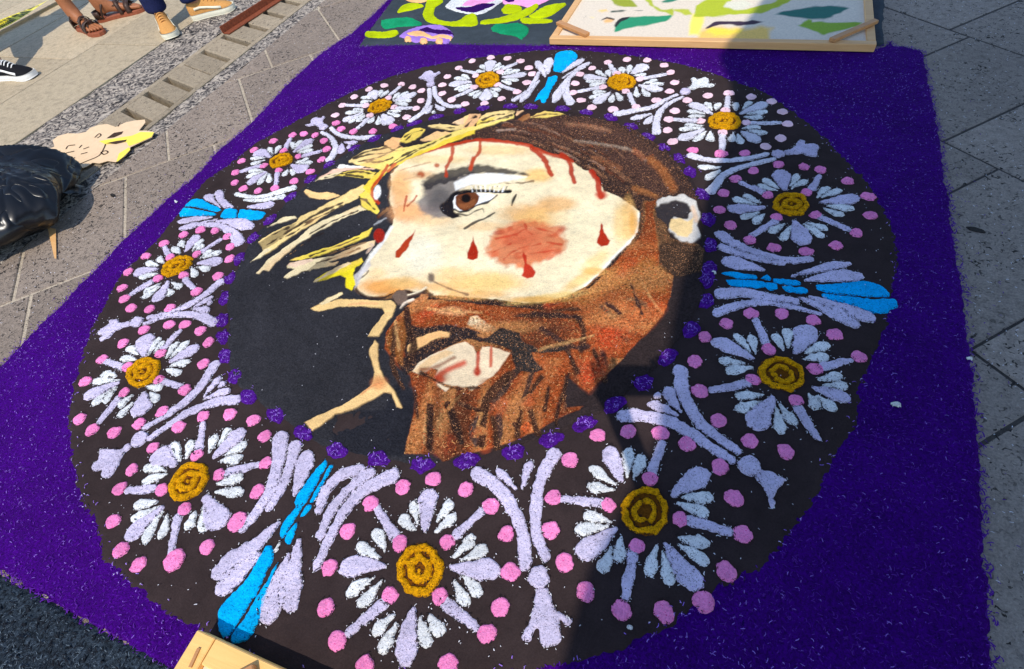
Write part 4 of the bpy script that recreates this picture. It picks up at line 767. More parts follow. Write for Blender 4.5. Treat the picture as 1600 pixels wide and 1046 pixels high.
# ---- scrolls, buds and fleurs between the daisies
def stroke(f, pts, w0, w1=None, mat='lavender', name='scroll', par=None):
    c = curve([pw(f, *p) for p in pts]); n = len(c); w1 = w1 or w0
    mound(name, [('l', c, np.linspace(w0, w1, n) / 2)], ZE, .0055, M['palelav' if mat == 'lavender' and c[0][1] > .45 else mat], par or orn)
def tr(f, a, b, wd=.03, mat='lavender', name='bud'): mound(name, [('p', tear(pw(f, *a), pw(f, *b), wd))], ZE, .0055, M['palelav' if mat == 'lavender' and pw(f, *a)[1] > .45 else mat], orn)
def ply(f, pts, mat='lavender', name='fleur', h=.0055): mound(name, [('p', curve([pw(f, *p) for p in pts] + [pw(f, *pts[0])], 3)[:-1])], ZE, h, M[mat], orn)
def ck(f, c, r=.022, mat='lavender'): mound('bead', [('p', circ(pw(f, *c), r))], ZE, .008, M[mat], orn)
def newo():
    global orn
    orn = link('ornament', None, None, carpet)
newo(); stroke('Q', [(640, 460), (760, 540), (860, 680), (915, 830), (930, 1010)], .034, .026); stroke('Q', [(1110, 345), (1030, 480), (992, 700), (1010, 860), (1060, 970)], .032, .022)
tr('Q', (885, 565), (755, 430), .026); tr('Q', (908, 570), (968, 382), .024); ck('R', (163, 487)); ply('R', [(140, 550), (205, 550), (235, 620), (270, 690), (330, 715), (370, 735), (350, 790), (310, 775), (290, 750), (302, 850), (280, 890), (240, 915), (190, 912), (168, 870), (165, 810), (145, 800), (130, 845), (100, 878), (65, 865), (55, 830), (80, 780), (110, 740), (125, 650)])
newo(); stroke('P', [(65, 370), (200, 372), (400, 428), (560, 525), (700, 620), (765, 655)], .036, .022); stroke('P', [(430, 80), (450, 220), (540, 390), (670, 510), (805, 600)], .036, .022)
tr('P', (440, 355), (335, 180), .034); tr('P', (428, 372), (212, 288), .03); mound('bud', [('p', circ(pw('P', 282, 240), .01))], ZE, .006, M['lavender'], orn); ck('P', (885, 695), .024)
ply('P', [(960, 720), (918, 770), (980, 850), (1010, 920), (1030, 985), (1050, 940), (1050, 900), (1100, 840), (1122, 805), (1160, 800), (1100, 772), (1020, 730)])
newo(); stroke('D', [(590, 100), (420, 138), (250, 150), (100, 140), (0, 110)], .018, .03); stroke('D', [(640, 140), (400, 198), (270, 250), (200, 330), (155, 385)], .018, .034); tr('D', (235, 205), (42, 200), .028, 'white'); tr('D', (230, 225), (110, 300), .03, 'white')
ck('D', (680, 100), .02); ply('D', [(720, 75), (800, 50), (830, 0), (885, -5), (890, 20), (950, 15), (1000, 40), (985, 80), (975, 120), (900, 112), (860, 95), (760, 110), (720, 95)])
newo(); stroke('K', [(670, 815), (900, 780), (1100, 735), (1250, 660), (1415, 580)], .034, .016); stroke('K', [(1490, 610), (1350, 670), (1230, 760), (1175, 870), (1160, 1000), (1165, 1040)], .016, .036); tr('K', (1110, 815), (835, 885), .03); tr('K', (1120, 830), (1030, 950), .034); ck('K', (1525, 540))
ply('L', [(305, 155), (350, 120), (342, 70), (380, 55), (400, 80), (470, 55), (510, 85), (505, 110), (550, 120), (540, 140), (420, 150), (365, 172)], 'white')
newo(); stroke('I', [(1360, 310), (1368, 430), (1310, 570), (1220, 650), (1130, 705)], .022, .028); stroke('J', [(65, 462), (78, 560), (150, 640), (250, 690), (365, 690)], .022, .024); tr('I', (1400, 510), (1315, 622), .03); tr('I', (1430, 490), (1550, 575), .03); mound('bud', [('p', circ(pw('I', 1420, 595), .01))], ZE, .006, M['white'], orn); ck('I', (1382, 248), .019)
ply('I', [(1220, 170), (1270, 140), (1310, 95), (1400, 78), (1430, 112), (1490, 82), (1502, 105), (1440, 150), (1425, 195), (1420, 220), (1340, 225), (1320, 195), (1260, 185)])
newo(); stroke('H', [(1062, 172), (1150, 220), (1200, 310), (1180, 400), (1138, 450)], .018, .032); stroke('I', [(135, 790), (200, 860), (330, 905), (480, 920), (635, 905)], .018, .028); tr('H', (1265, 282), (1252, 388), .036); tr('H', (1280, 272), (1430, 278), .03); mound('bud', [('p', circ(pw('H', 1340, 322), .011))], ZE, .006, M['lavender'], orn); ck('H', (1078, 118), .02)
ply('H', [(890, 95), (940, 85), (945, 50), (1010, 18), (1050, 30), (1070, 8), (1095, 15), (1075, 60), (1095, 95), (1050, 125), (990, 100), (920, 107)])
newo(); stroke('G', [(1065, 585), (950, 680), (800, 775), (600, 862), (415, 905)], .03, .018); stroke('G', [(385, 960), (550, 895), (750, 872), (900, 895), (1000, 945)], .014, .036); tr('G', (800, 825), (1015, 705), .026); tr('G', (812, 830), (980, 838), .032); mound('bud', [('p', circ(pw('G', 972, 775), .011))], ZE, .006, M['lavender'], orn); ck('G', (308, 945), .02)
ply('F', [(290, 195), (330, 150), (375, 125), (370, 97), (440, 88), (460, 110), (540, 105), (532, 135), (430, 172), (390, 212), (322, 252), (305, 235), (340, 212), (300, 208)])
newo(); stroke('F', [(1160, 425), (1080, 560), (950, 690), (800, 800), (650, 892)], .034, .018); stroke('F', [(1310, 690), (1200, 695), (1000, 765), (850, 855), (680, 970)], .036, .018); tr('F', (1075, 672), (1215, 505), .026); tr('F', (1080, 684), (1285, 612), .028); tr('F', (1190, 600), (1240, 545), .02); ck('F', (603, 980), .023)
ply('E', [(200, 195), (160, 215), (140, 240), (60, 230), (10, 240), (5, 300), (-30, 340), (-25, 375), (30, 370), (25, 400), (75, 412), (110, 370), (140, 320), (170, 260), (212, 225)])
# blue ones
newo(); stroke('M', [(135, 180), (230, 245), (400, 318), (640, 378), (830, 372)], .036, .024); stroke('M', [(145, 278), (300, 332), (500, 385), (622, 405)], .028, .016); tr('M', (492, 462), (135, 370), .05); tr('M', (668, 512), (1165, 402), .032); tr('M', (765, 540), (1262, 500), .046)
stroke('M', [(140, 642), (300, 632), (500, 668), (715, 702)], .04, .026); stroke('M', [(105, 785), (300, 722), (500, 708), (720, 750), (905, 797)], .028, .014); tr('M', (728, 665), (1225, 905), .042); tr('M', (800, 662), (1355, 850), .046)
for pts in ([(120, 480), (200, 470), (330, 485), (415, 495), (410, 530), (260, 525)], [(165, 530), (300, 535), (465, 550), (470, 597), (380, 600), (210, 580)], [(430, 525), (490, 490), (530, 520), (520, 545)], [(480, 552), (570, 560), (585, 600), (520, 618), (475, 590)], [(540, 520), (745, 540), (740, 580), (545, 558)], [(600, 575), (700, 588), (805, 600), (805, 642), (650, 630)],
            [(870, 570), (1000, 562), (1180, 545), (1290, 540), (1400, 588), (1455, 660), (1300, 668), (1150, 650), (1000, 640), (900, 615)], [(915, 635), (1000, 648), (1150, 660), (1300, 680), (1460, 676), (1515, 710), (1500, 750), (1400, 795), (1280, 782), (1120, 732), (950, 675)]): ply('M', pts, 'blue', 'blue_blade')
newo(); stroke('O', [(835, 190), (1000, 228), (1200, 222), (1400, 162), (1570, 112)], .02, .034, 'white'); stroke('O', [(935, 270), (1150, 277), (1300, 252), (1440, 228)], .014, .026, 'white'); tr('O', (955, 362), (1345, 318), .04)
ply('O', [(400, 240), (440, 205), (530, 200), (548, 262), (640, 370), (520, 320), (420, 272)]); ply('O', [(555, 250), (550, 185), (600, 140), (660, 150), (670, 230), (720, 290), (800, 360), (660, 372), (570, 275)])
for pts in ([(150, 350), (240, 270), (350, 250), (480, 310), (620, 380), (590, 410), (520, 412), (300, 362)], [(75, 450), (120, 390), (180, 372), (400, 408), (540, 432), (530, 465), (300, 485), (120, 490)], [(610, 480), (660, 420), (720, 375), (850, 402), (840, 440), (830, 500), (740, 520), (650, 510)], [(862, 430), (880, 400), (980, 395), (1200, 420), (1200, 470), (1120, 530), (900, 525), (852, 500)]): ply('O', pts, 'blue', 'blue_blade')
tr('O', (520, 490), (55, 565), .036); tr('O', (605, 512), (60, 655), .034); stroke('O', [(350, 600), (550, 592), (700, 645), (810, 730), (855, 820)], .02, .046); tr('O', (540, 550), (1060, 630), .055)
newo(); stroke('N', [(590, 405), (625, 310), (700, 240), (780, 222)], .024, .032); stroke('N', [(598, 525), (650, 405), (750, 295), (830, 235)], .024, .03); stroke('N', [(580, 670), (640, 540), (700, 425), (800, 315), (935, 248)], .02, .036)
stroke('N', [(410, 70), (400, 180), (365, 310), (295, 420), (232, 495)], .042, .022); stroke('N', [(480, 108), (445, 230), (400, 325), (358, 395)], .034, .022); tr('N', (468, 350), (538, 128), .05)
for pts in ([(620, 168), (632, 190), (590, 270), (545, 350), (530, 375), (480, 395), (480, 350), (530, 280), (575, 215)], [(640, 195), (652, 205), (610, 290), (565, 370), (545, 365), (600, 270)], [(480, 400), (525, 375), (520, 385), (480, 450), (430, 535), (405, 530), (410, 490), (440, 440)], [(495, 440), (535, 380), (560, 390), (540, 425), (500, 445)], [(490, 460), (480, 510), (455, 572), (425, 552), (450, 500)],
            [(330, 590), (350, 570), (385, 600), (345, 715), (250, 880), (160, 1010), (120, 965), (115, 890), (150, 830), (250, 730)], [(395, 650), (402, 655), (362, 780), (305, 950), (240, 1030), (168, 1022), (255, 885), (352, 722)]): ply('N', pts, 'blue', 'blue_blade')
tr('N', (412, 455), (82, 728), .055); tr('N', (330, 600), (100, 805), .045); tr('N', (455, 595), (340, 955), .052); tr('N', (500, 535), (455, 895), .05); tr('N', (412, 550), (375, 612), .012, 'white')
newo(); ply('T', [(248, 428), (250, 380), (260, 330), (310, 308), (370, 308), (397, 335), (382, 370), (310, 430), (290, 435)], 'blue', 'blue_blade'); ply('T', [(215, 465), (280, 460), (240, 540), (210, 610), (180, 620), (165, 600), (135, 610), (160, 560), (190, 530), (205, 500)], 'blue', 'blue_blade')
tr('T', (202, 470), (148, 368), .036); tr('T', (215, 445), (228, 348), .05); tr('T', (300, 440), (435, 350), .036); tr('T', (298, 475), (475, 372), .03); stroke('T', [(162, 440), (130, 500), (80, 560), (12, 603)], .02, .026); tr('T', (172, 478), (48, 618), .034); stroke('T', [(388, 435), (335, 485), (325, 560), (355, 618)], .022, .038); tr('T', (350, 450), (250, 622), .044)
# violet tufts round the portrait
tufts = []
for x, y in [(880, 169), (830, 166), (916, 175), (954, 183), (985, 197), (1013, 213), (1037, 230), (1061, 248), (1078, 268), (1097, 303), (1107, 342), (1110, 383), (1108, 419), (1106, 436), (1103, 470), (1080, 513), (1044, 557), (1005, 597), (959, 632), (913, 660), (860, 686), (801, 706), (730, 719), (659, 725), (590, 717), (526, 703), (474, 676), (430, 648), (388, 619), (367, 588), (351, 556), (348, 526), (346, 499), (351, 466), (360, 435), (374, 404), (394, 372), (422, 343), (454, 308), (486, 280), (515, 257), (554, 232), (585, 216), (621, 201), (647, 193), (681, 183), (718, 173), (755, 169), (797, 166)]:
    p = W([(x, y)], ZV)[0]; tufts.append(p); an = math.atan2(p[1], p[0]); c = circ((0, 0), .0255, 12, 1.15, .78, .2)
    c = np.array([(p[0] + a * -math.sin(an) - b * math.cos(an), p[1] + a * math.cos(an) - b * math.sin(an)) for a, b in c])
    mound('violet_tuft', [('p', c)], ZE + .001, .0055, M['violet'], carpet, rough=.002)

# ---- loose fibres and crumbs
def fibres(name, pts, zf, lmin, lmax, wd, mat, parent, lift=.004):
    n = len(pts); an = rng.uniform(0, 2 * np.pi, n); L = rng.uniform(lmin, lmax, n); bend = rng.uniform(-.7, .7, n); wdt = wd * rng.uniform(.6, 1.3, n)
    zb = np.full(n, zf) if np.isscalar(zf) else zf; up = rng.uniform(.2, 1, n) * lift; V = []
    for k in range(4):
        t = k / 3; a = an + bend * (t - .5)
        x = pts[:, 0] + (t - .5) * L * np.cos(a); y = pts[:, 1] + (t - .5) * L * np.sin(a); z = zb + up * math.sin(math.pi * (.15 + .75 * t))
        for s in (-1, 1): V.append(np.column_stack([x - s * wdt / 2 * np.sin(an), y + s * wdt / 2 * np.cos(an), z]))
    V = np.stack(V, 1).reshape(-1, 3); b = np.arange(n)[:, None] * 8
    Qf = np.concatenate([b + np.array([0, 2, 3, 1]), b + np.array([2, 4, 5, 3]), b + np.array([4, 6, 7, 5])], 1).reshape(-1, 4)
    o = link(name, mesh_np(name, V, Qf, True), mat, parent); o['kind'] = 'stuff'; return o
M['fib_violet'] = plain('pale_violet_fibre', (150, 108, 208), .7, .4, .3, 500)
M['fib_purple'] = plain('purple_fibre', (82, 14, 136), .8, .3, .3, 500)
M['fib_white'] = plain('white_crumb', (226, 222, 226), .8, .3, .1, 500)
M['fib_dark'] = plain('dark_fibre', (26, 28, 34), .9, .1, .2, 500)
M['fib_grey'] = plain('grey_fibre', (84, 96, 106), .8, .3, .3, 500)
OUT = np.array(outline)
for nm_, rgb_ in (('tan', (222, 160, 96)), ('ginger', (200, 96, 44)), ('umber', (88, 44, 24))): M['fib_' + nm_] = plain(nm_ + '_fibre', rgb_, .8, .3, .2, 500)
kk = np.nonzero(inside & ((fl == LR) | (fl == LH)))[0]
vt = rng.choice(kk, 6500); pv = V3[Qd[vt, 0]]; lumv = lum[Qd[vt, 0]]; rr = rng.uniform(0, 1, len(vt))
hs = lab[Qd[vt, 0]] == LH; ok = (lumv > .06)
for nm_, m_k in (('tan', ok & (rr < np.where(hs, .10, .22))), ('ginger', ok & (rr > .40) & (rr < np.where(hs, .5, .8))), ('umber', ok & (rr > .82))):
    fibres(nm_ + '_fibres', pv[m_k][:, :2], pv[m_k][:, 2] + .0004, .003, .008, .0010, M['fib_' + nm_], portrait, .002)
tp_ = np.concatenate([p + rng.normal(0, .011, (22, 2)) for p in tufts])
cand = rng.uniform((-1.3, -1.3), (1.45, 1.4), (60000, 2)); ok = (sd_poly(cand, OUT) > .004) & (sd_poly(cand, disc) < .012)
pp = cand[ok]; dens = noise(pp[:, 0], pp[:, 1], 6) * .5 + .5
fibres('pale_fibres', pp[rng.uniform(0, 1, len(pp)) < .05 + .34 * dens ** 2], ZP + .0015, .003, .008, .0010, M['fib_violet'], carpet)
fibres('purple_fibres', pp[rng.uniform(0, 1, len(pp)) < .75], ZP + .0004, .004, .009, .0013, M['fib_purple'], carpet, .004)
def fringe(names): return np.concatenate([q for n in names for q in FRINGE.get(n, []) if len(q)])
fa = fringe(['white_sawdust', 'pale_lavender_sawdust', 'lavender_sawdust']); fa = fa[np.abs(fa).max(1) < 1.27]
fa1 = fa[rng.uniform(0, 1, len(fa)) < .30] + rng.normal(0, .0018, (1, 2)); M['fib_brown'] = plain('brown_black_fibre', (40, 32, 32), .9, .1, .2, 500)
fibres('dark_fringe', fa1, ZE + .0045, .003, .008, .0013, M['fib_brown'], carpet, .003)
fa2 = fa[rng.uniform(0, 1, len(fa)) < .16]; fa2 = fa2 + rng.normal(0, .0022, fa2.shape); fibres('pale_fringe', fa2, ZE + .004, .002, .006, .0011, M['fib_white'], carpet, .002)
fb = fringe(['pink_sawdust', 'gold_sawdust', 'sky_blue_sawdust']); fb = fb[rng.uniform(0, 1, len(fb)) < .3]; fibres('dark_speckle_fringe', fb, ZE + .005, .003, .006, .0012, M['fib_brown'], carpet, .002)
fibres('tuft_fibres', tp_, ZE + .0062, .004, .010, .0011, M['fib_violet'], carpet, .003)
# ragged fringe along the edge
eg = []
for a, b in zip(OUT, np.roll(OUT, -1, 0)):
    n = int(np.linalg.norm(b - a) / .0035)
    if n: t = rng.uniform(0, 1, (n, 1)); eg.append(a + (b - a) * t + rng.normal(0, .005, (n, 2)))
eg = np.concatenate(eg); fibres('edge_fibres', eg, .004, .005, .014, .002, M['fib_purple'], carpet, .006)
cand = rng.uniform((-1.3, -1.3), (1.45, 1.4), (9000, 2)); sdd = sd_poly(cand, disc); ok = (sdd > 0) & (rng.uniform(0, 1, len(cand)) < .22 + np.exp(-np.maximum(sdd, 0) / .05))
fibres('pale_crumbs', cand[ok][:900], ZD + .0045, .0015, .004, .0012, M['fib_white'], carpet, .002)
k = (sdd > -.005) & (sdd < .03); fibres('rim_fibres', cand[k], ZD + .003, .004, .009, .0013, M['fib_violet'], carpet)

n_ = 1500; ii = rng.integers(0, len(eg), n_); sp_ = eg[ii] + rng.normal(0, .05, (n_, 2)); sp_ = sp_[(sd_poly(sp_, OUT) < -.004) & (sp_[:, 1] < 1.2)]
fibres('spilled_fibres', sp_, .0025, .003, .008, .0014, M['fib_purple'], carpet, .002)
sp_ = rng.uniform((-1.65, -.8), (-.9, 1.9), (900, 2)); sp_ = np.concatenate([sp_, rng.uniform((1.3, -1), (1.8, 1.9), (900, 2))]); sp_ = sp_[sd_poly(sp_, OUT) < -.01]
fibres('stray_crumbs', sp_, .0025, .002, .007, .0014, M['fib_white'], pav, .002)
# ================================================================== neighbouring carpets
cc = empty('charcoal_carpet', (0, 0, 0), 'dark charcoal sawdust bed beyond the lower left edge of the purple border', 'carpet')
mound('charcoal_field', [('p', [(-1.25, -1.255), (-.63, -1.255), (-.2, -1.262), (.5, -1.255), (1.29, -1.265), (1.3, -3.2), (-1.25, -3.2)])], -.001, .012, M['charcoal'], cc, cell=.010, edge=.012, rag=.004, rough=.003)
cand = rng.uniform((-1.2, -2.0), (.4, -1.27), (15000, 2))
fibres('charcoal_fibres', cand[:6500], .0105, .004, .009, .0013, M['fib_grey'], cc, .004); cand = rng.uniform((-1.2, -2.0), (.4, -1.27), (9000, 2)); fibres('black_fibres', cand, .010, .006, .014, .002, M['fib_dark'], cc, .007)
fc = empty('flower_carpet', (0, 2, 0), 'slate grey sawdust carpet with lime stems and green leaves, behind the purple border', 'carpet')
fc.location = (0, 0, 0)
mound('slate_field', [('p', np.concatenate([W([(560, 71), (574, 50), (600, 15), (612, 0)], ZP), [(-1.04, 3.6), (1.235, 3.6), (1.245, 2.4)], W([(1383, 0), (1380, 40), (1384, 68)], ZP), [(.3, 1.275), (-.6, 1.268)]]))], -.001, .0113, M['slate'], fc, cell=.010, edge=.012, rag=.003)
ZF = .0095
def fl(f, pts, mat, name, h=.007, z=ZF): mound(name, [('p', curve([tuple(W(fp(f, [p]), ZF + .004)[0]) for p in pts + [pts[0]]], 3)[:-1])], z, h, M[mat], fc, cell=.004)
fl('Z', [(640, -40), (720, -30), (760, 10), (700, 60), (690, 110), (720, 150), (800, 170), (880, 165), (940, 120), (1010, 110), (1030, 150), (1030, 190), (970, 205), (860, 205), (740, 190), (640, 170), (600, 110), (620, 60)], 'lime', 'stem')
fl('Z', [(400, 95), (440, 50), (520, 25), (600, 35), (600, 55), (530, 75), (430, 95)], 'lime', 'leaf'); fl('Z', [(280, 160), (380, 145), (500, 140), (560, 160), (595, 182), (560, 200), (450, 205), (370, 215), (300, 225), (275, 190)], 'green', 'leaf')
fl('Z', [(150, 265), (180, 245), (300, 250), (400, 235), (405, 265), (360, 285), (270, 295), (180, 290)], 'lime', 'leaf'); fl('Z', [(415, 285), (480, 240), (600, 205), (740, 200), (820, 240), (840, 280), (820, 310), (780, 335), (700, 320), (600, 320), (540, 330), (480, 305)], 'lilac', 'flower')
fl('Z', [(570, 245), (640, 222), (700, 240), (800, 245), (838, 275), (700, 268)], 'plum', 'flower_plum_petal', .004, ZF + .006); fl('Z', [(470, 268), (560, 248), (620, 258), (680, 290), (740, 275), (830, 290), (815, 312), (740, 300), (680, 312), (600, 292), (520, 286)], 'peach', 'flower_fringe', .004, ZF + .006)  # plum part is the flower's own dark purple sawdust
for c in ((490, 308), (610, 320), (735, 322)): fl('Z', [(c[0] + 28 * math.cos(t), c[1] + 18 * math.sin(t)) for t in np.arange(0, 6.2, .6)], 'peach', 'peach_dot', .005, ZF + .005)
fl('Z', [(1050, 190), (1060, 165), (1180, 145), (1300, 110), (1430, 60), (1490, 30), (1505, 50), (1440, 110), (1350, 150), (1200, 180)], 'lime', 'leaf'); fl('Z', [(1215, 80), (1250, 40), (1330, 40), (1380, 65), (1340, 95), (1240, 105)], 'lime', 'leaf'); fl('Z', [(1135, 220), (1180, 190), (1260, 190), (1340, 180), (1420, 210), (1430, 250), (1390, 290), (1370, 305), (1300, 275), (1220, 260), (1150, 240)], 'green', 'leaf')
fl('T', [(100, 100), (200, 40), (310, 20), (322, 32), (220, 100), (130, 110)], 'lime', 'leaf'); fl('T', [(45, 118), (100, 110), (232, 120), (230, 135), (80, 142)], 'lime', 'leaf'); fl('T', [(-40, 40), (50, 40), (55, 60), (0, 75)], 'lime', 'leaf'); 
fl('Z', [(775, 50), (820, 10), (900, -20), (1250, -30), (1180, 40), (1120, 80), (1050, 110), (960, 105), (840, 80)], 'white', 'flower'); fl('Z', [(850, 65), (980, 60), (1040, 35), (1170, 40), (1100, 75), (1010, 103), (900, 88)], 'plum', 'flower_plum_petal', .004, ZF + .006); fl('Z', [(910, 50), (960, 10), (1100, -10), (1200, -6), (1080, 36), (1000, 56)], 'hotpink', 'flower_blush', .004, ZF + .006)
fl('Z', [(1230, 30), (1250, -30), (1620, -40), (1540, 20), (1420, 55), (1370, 40)], 'hotpink', 'flower'); fl('Z', [(1240, 10), (1300, -20), (1320, 10), (1270, 24)], 'plum', 'flower_plum_petal', .004, ZF + .006); fl('Z', [(470, 0), (500, -30), (660, -30), (620, 12), (540, 18)], 'peach', 'flower')

# ================================================================== stencil frames
def painted_sheet(name, quad, ops2, z, cellm, base, parent, mat):
    q = np.array(quad); P, Q = grid(q[:, 0].min(), q[:, 0].max(), q[:, 1].min(), q[:, 1].max(), cellm)
    pxs = toP(P, z); col = np.tile(np.array(lin(base)), (len(P), 1)); j = 1.6 * noise(P[:, 0], P[:, 1], 50) + 1.6 * noise(P[:, 0], P[:, 1], 16)
    for pts, c, soft in ops2:
        s = sd_poly(pxs, pts) + j * .8; a = np.clip(s / soft + .5, 0, 1)[:, None]; col = col * (1 - a) + np.array(lin(c)) * a
    sdq = sd_poly(P, q); keep = (sdq[Q] > -.001).any(1)
    zz = z + .0012 * noise(P[:, 0], P[:, 1], 3); V, Q, col = prune(np.column_stack([P, zz]), Q, keep, col)
    return link(name, mesh_np(name, V, Q, col=col), mat, parent)
m_, t_, b_ = newmat('painted_card'); b_.inputs['Roughness'].default_value = .8
a_ = nd(t_, 'ShaderNodeAttribute'); a_.attribute_name = 'pigment'; gz = tnoise(t_, 120, 3, .6, .5)
t_.links.new(mixc(t_, 'MULTIPLY', 1.0, a_.outputs['Color'], ramp(t_, gz, [(.3, (.88,) * 3), (.7, (1.08,) * 3)])), b_.inputs['Base Color']); bump(t_, b_, gz, .5, .001); M['painted'] = m_
fr1 = empty('stencil_frame', (.55, 1.8, 0), 'wooden frame with a paint-dusted leaf stencil lying across the carpet behind', 'frame')
fr1.location = (0, 0, 0)
zt = .043
(ax, ay), (bx, by), (cx_, cy_), (ex, ey) = W([(858, 60), (1370, 70), (900, 0), (1371, 0)], zt)
def along(p, q, k): return (p[0] + (q[0] - p[0]) * k, p[1] + (q[1] - p[1]) * k)
far1 = along((ax, ay), (cx_, cy_), 3.2); far2 = along((bx, by), (ex, ey), 3.4)
far1 = (ax + .03, 2.75); far2 = (bx + .01, 2.75)
h = .028; zb = zt - h
hw = .016
bar3('rail', (ax, ay + hw, zb), (bx, by + hw, zb), .032, h, M['pine'], fr1); bar3('rail', (far1[0], far1[1], zb), (far2[0], far2[1], zb), .032, h, M['pine'], fr1)
bar3('side_rail', (ax + hw, ay + .034, zb), (far1[0] + hw, far1[1] - .018, zb), .03, h, M['pine'], fr1); bar3('side_rail', (bx - hw, by + .034, zb), (far2[0] - hw, far2[1] - .018, zb), .03, h, M['pine'], fr1)
p1, p2 = W([(872, 33), (918, 52)], zt + .015); bar3('corner_brace', (*p1, zt + .001), (*p2, zt + .001), .028, .014, M['pine2'], fr1)
p1, p2 = W([(1300, 60), (1370, 30)], zt + .015); bar3('corner_brace', (*p1, zt + .001), (*p2, zt + .001), .024, .014, M['pine2'], fr1)
LIM = (176, 186, 24); so = []
def sh2(f, pts, c, s=2): so.append((fp(f, pts), c, s))
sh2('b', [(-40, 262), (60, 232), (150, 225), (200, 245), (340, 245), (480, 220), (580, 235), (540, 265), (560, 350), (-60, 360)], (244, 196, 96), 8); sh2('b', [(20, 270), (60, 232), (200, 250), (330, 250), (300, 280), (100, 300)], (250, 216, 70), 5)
sh2('a', [(1290, 320), (1330, 130), (1430, 130), (1405, 250), (1385, 320)], (250, 226, 96), 5); sh2('a', [(590, -20), (760, -20), (840, 62), (720, 66), (620, 45)], (150, 158, 30)); sh2('a', [(885, -30), (950, -30), (980, 40), (1050, 85), (1150, 70), (1165, 100), (1150, 132), (1060, 115), (950, 65)], (174, 182, 40)); sh2('a', [(1150, 78), (1290, 85), (1322, 130), (1260, 138), (1160, 102)], (186, 190, 50))
sh2('a', [(1030, 12), (1100, -10), (1260, -20), (1150, 20), (1060, 32)], (30, 120, 90)); sh2('b', [(-80, 138), (-60, 50), (80, -30), (280, -40), (180, 50), (280, 90), (360, 80), (480, 50), (600, 20), (640, -20), (770, -20), (700, 30), (600, 60), (480, 110), (380, 125), (200, 132)], LIM); sh2('b', [(165, 60), (200, 20), (330, 5), (420, 40), (330, 80), (270, 82)], (222, 216, 190), 3)
sh2('a', [(635, 285), (630, 230), (680, 180), (780, 145), (900, 132), (1040, 150), (1130, 145), (1080, 185), (980, 210), (820, 240), (700, 260)], (26, 140, 94)); sh2('a', [(626, 240), (640, 205), (700, 160), (800, 135), (900, 130), (780, 155), (690, 190), (645, 245)], (24, 26, 24), 1.2)  # black crescent is the cut edge's shadow, painted on the sheet
sh2('a', [(600, 107), (700, 83), (890, 88), (890, 107), (700, 110)], (24, 60, 44)); sh2('a', [(355, 165), (370, 140), (420, 130), (475, 150), (420, 140), (380, 150)], (60, 50, 30), 1); sh2('a', [(498, 200), (510, 175), (560, 155), (628, 170), (625, 182), (560, 170), (520, 188)], (40, 30, 24), 1)
sh2('a', [(520, 186), (560, 172), (620, 184), (600, 200), (540, 205)], (240, 180, 110), 3); sh2('a', [(460, 100), (500, 78), (560, 80), (572, 105), (520, 118)], (246, 200, 120), 3); sh2('a', [(380, 155), (420, 143), (465, 155), (440, 172)], (246, 220, 120), 3); sh2('a', [(520, 72), (560, 68), (578, 92), (570, 84)], (70, 50, 30), 1)
sh2('b', [(20, 238), (90, 190), (200, 178), (330, 180), (400, 165), (525, 185), (420, 212), (310, 217), (200, 205), (130, 208)], (52, 26, 50), 1.5); sh2('b', [(590, 127), (700, 90), (860, 60), (1060, 48), (1212, 70), (1140, 112), (1000, 157), (900, 165), (780, 150), (680, 136)], (16, 104, 88)); sh2('b', [(735, 210), (800, 205), (870, 165), (900, 170), (900, 190), (1100, 200), (1310, 195), (1250, 230), (1100, 270), (1000, 290), (940, 270), (840, 235)], (136, 170, 30))
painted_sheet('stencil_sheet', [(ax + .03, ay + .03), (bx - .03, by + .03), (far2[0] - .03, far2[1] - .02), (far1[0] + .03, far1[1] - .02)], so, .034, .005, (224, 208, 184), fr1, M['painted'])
fr2 = empty('stencil_frame', (.1, -1.4, 0), 'golden wooden frame corner at the bottom edge beside the blue blade', 'frame'); fr2.location = (0, 0, 0)
zt2 = .062; c1 = W([(308, 984)], zt2)[0]
bar3('rail', (c1[0] + .046, c1[1] - .022, .02), (c1[0] + .72, c1[1] - .022, .02), .044, zt2 - .02, M['orangewood'], fr2); bar3('side_rail', (c1[0] + .022, c1[1], .02), (c1[0] + .022, c1[1] - .9, .02), .044, zt2 - .02, M['orangewood'], fr2)
bar3('side_rail', (c1[0] + .698, c1[1] - .046, .02), (c1[0] + .698, c1[1] - .9, .02), .044, zt2 - .02, M['orangewood'], fr2)
prism('stencil_sheet', [(c1[0] + .045, c1[1] - .045), (c1[0] + .675, c1[1] - .045), (c1[0] + .675, c1[1] - .88), (c1[0] + .045, c1[1] - .88)], .044, .047, M['sheet'], fr2)
bar3('corner_brace', (c1[0] + .16, c1[1] - .02, zt2 + .001), (c1[0] + .03, c1[1] - .15, zt2 + .001), .03, .014, M['pine2'], fr2)
g1_ = W([(311, 1013), (297, 1043)], zt2 + .002); bar3('groove_strip', (*g1_[0], zt2 + .0005), (*g1_[1], zt2 + .0005), .006, .003, M['pine2'], fr2, 0)

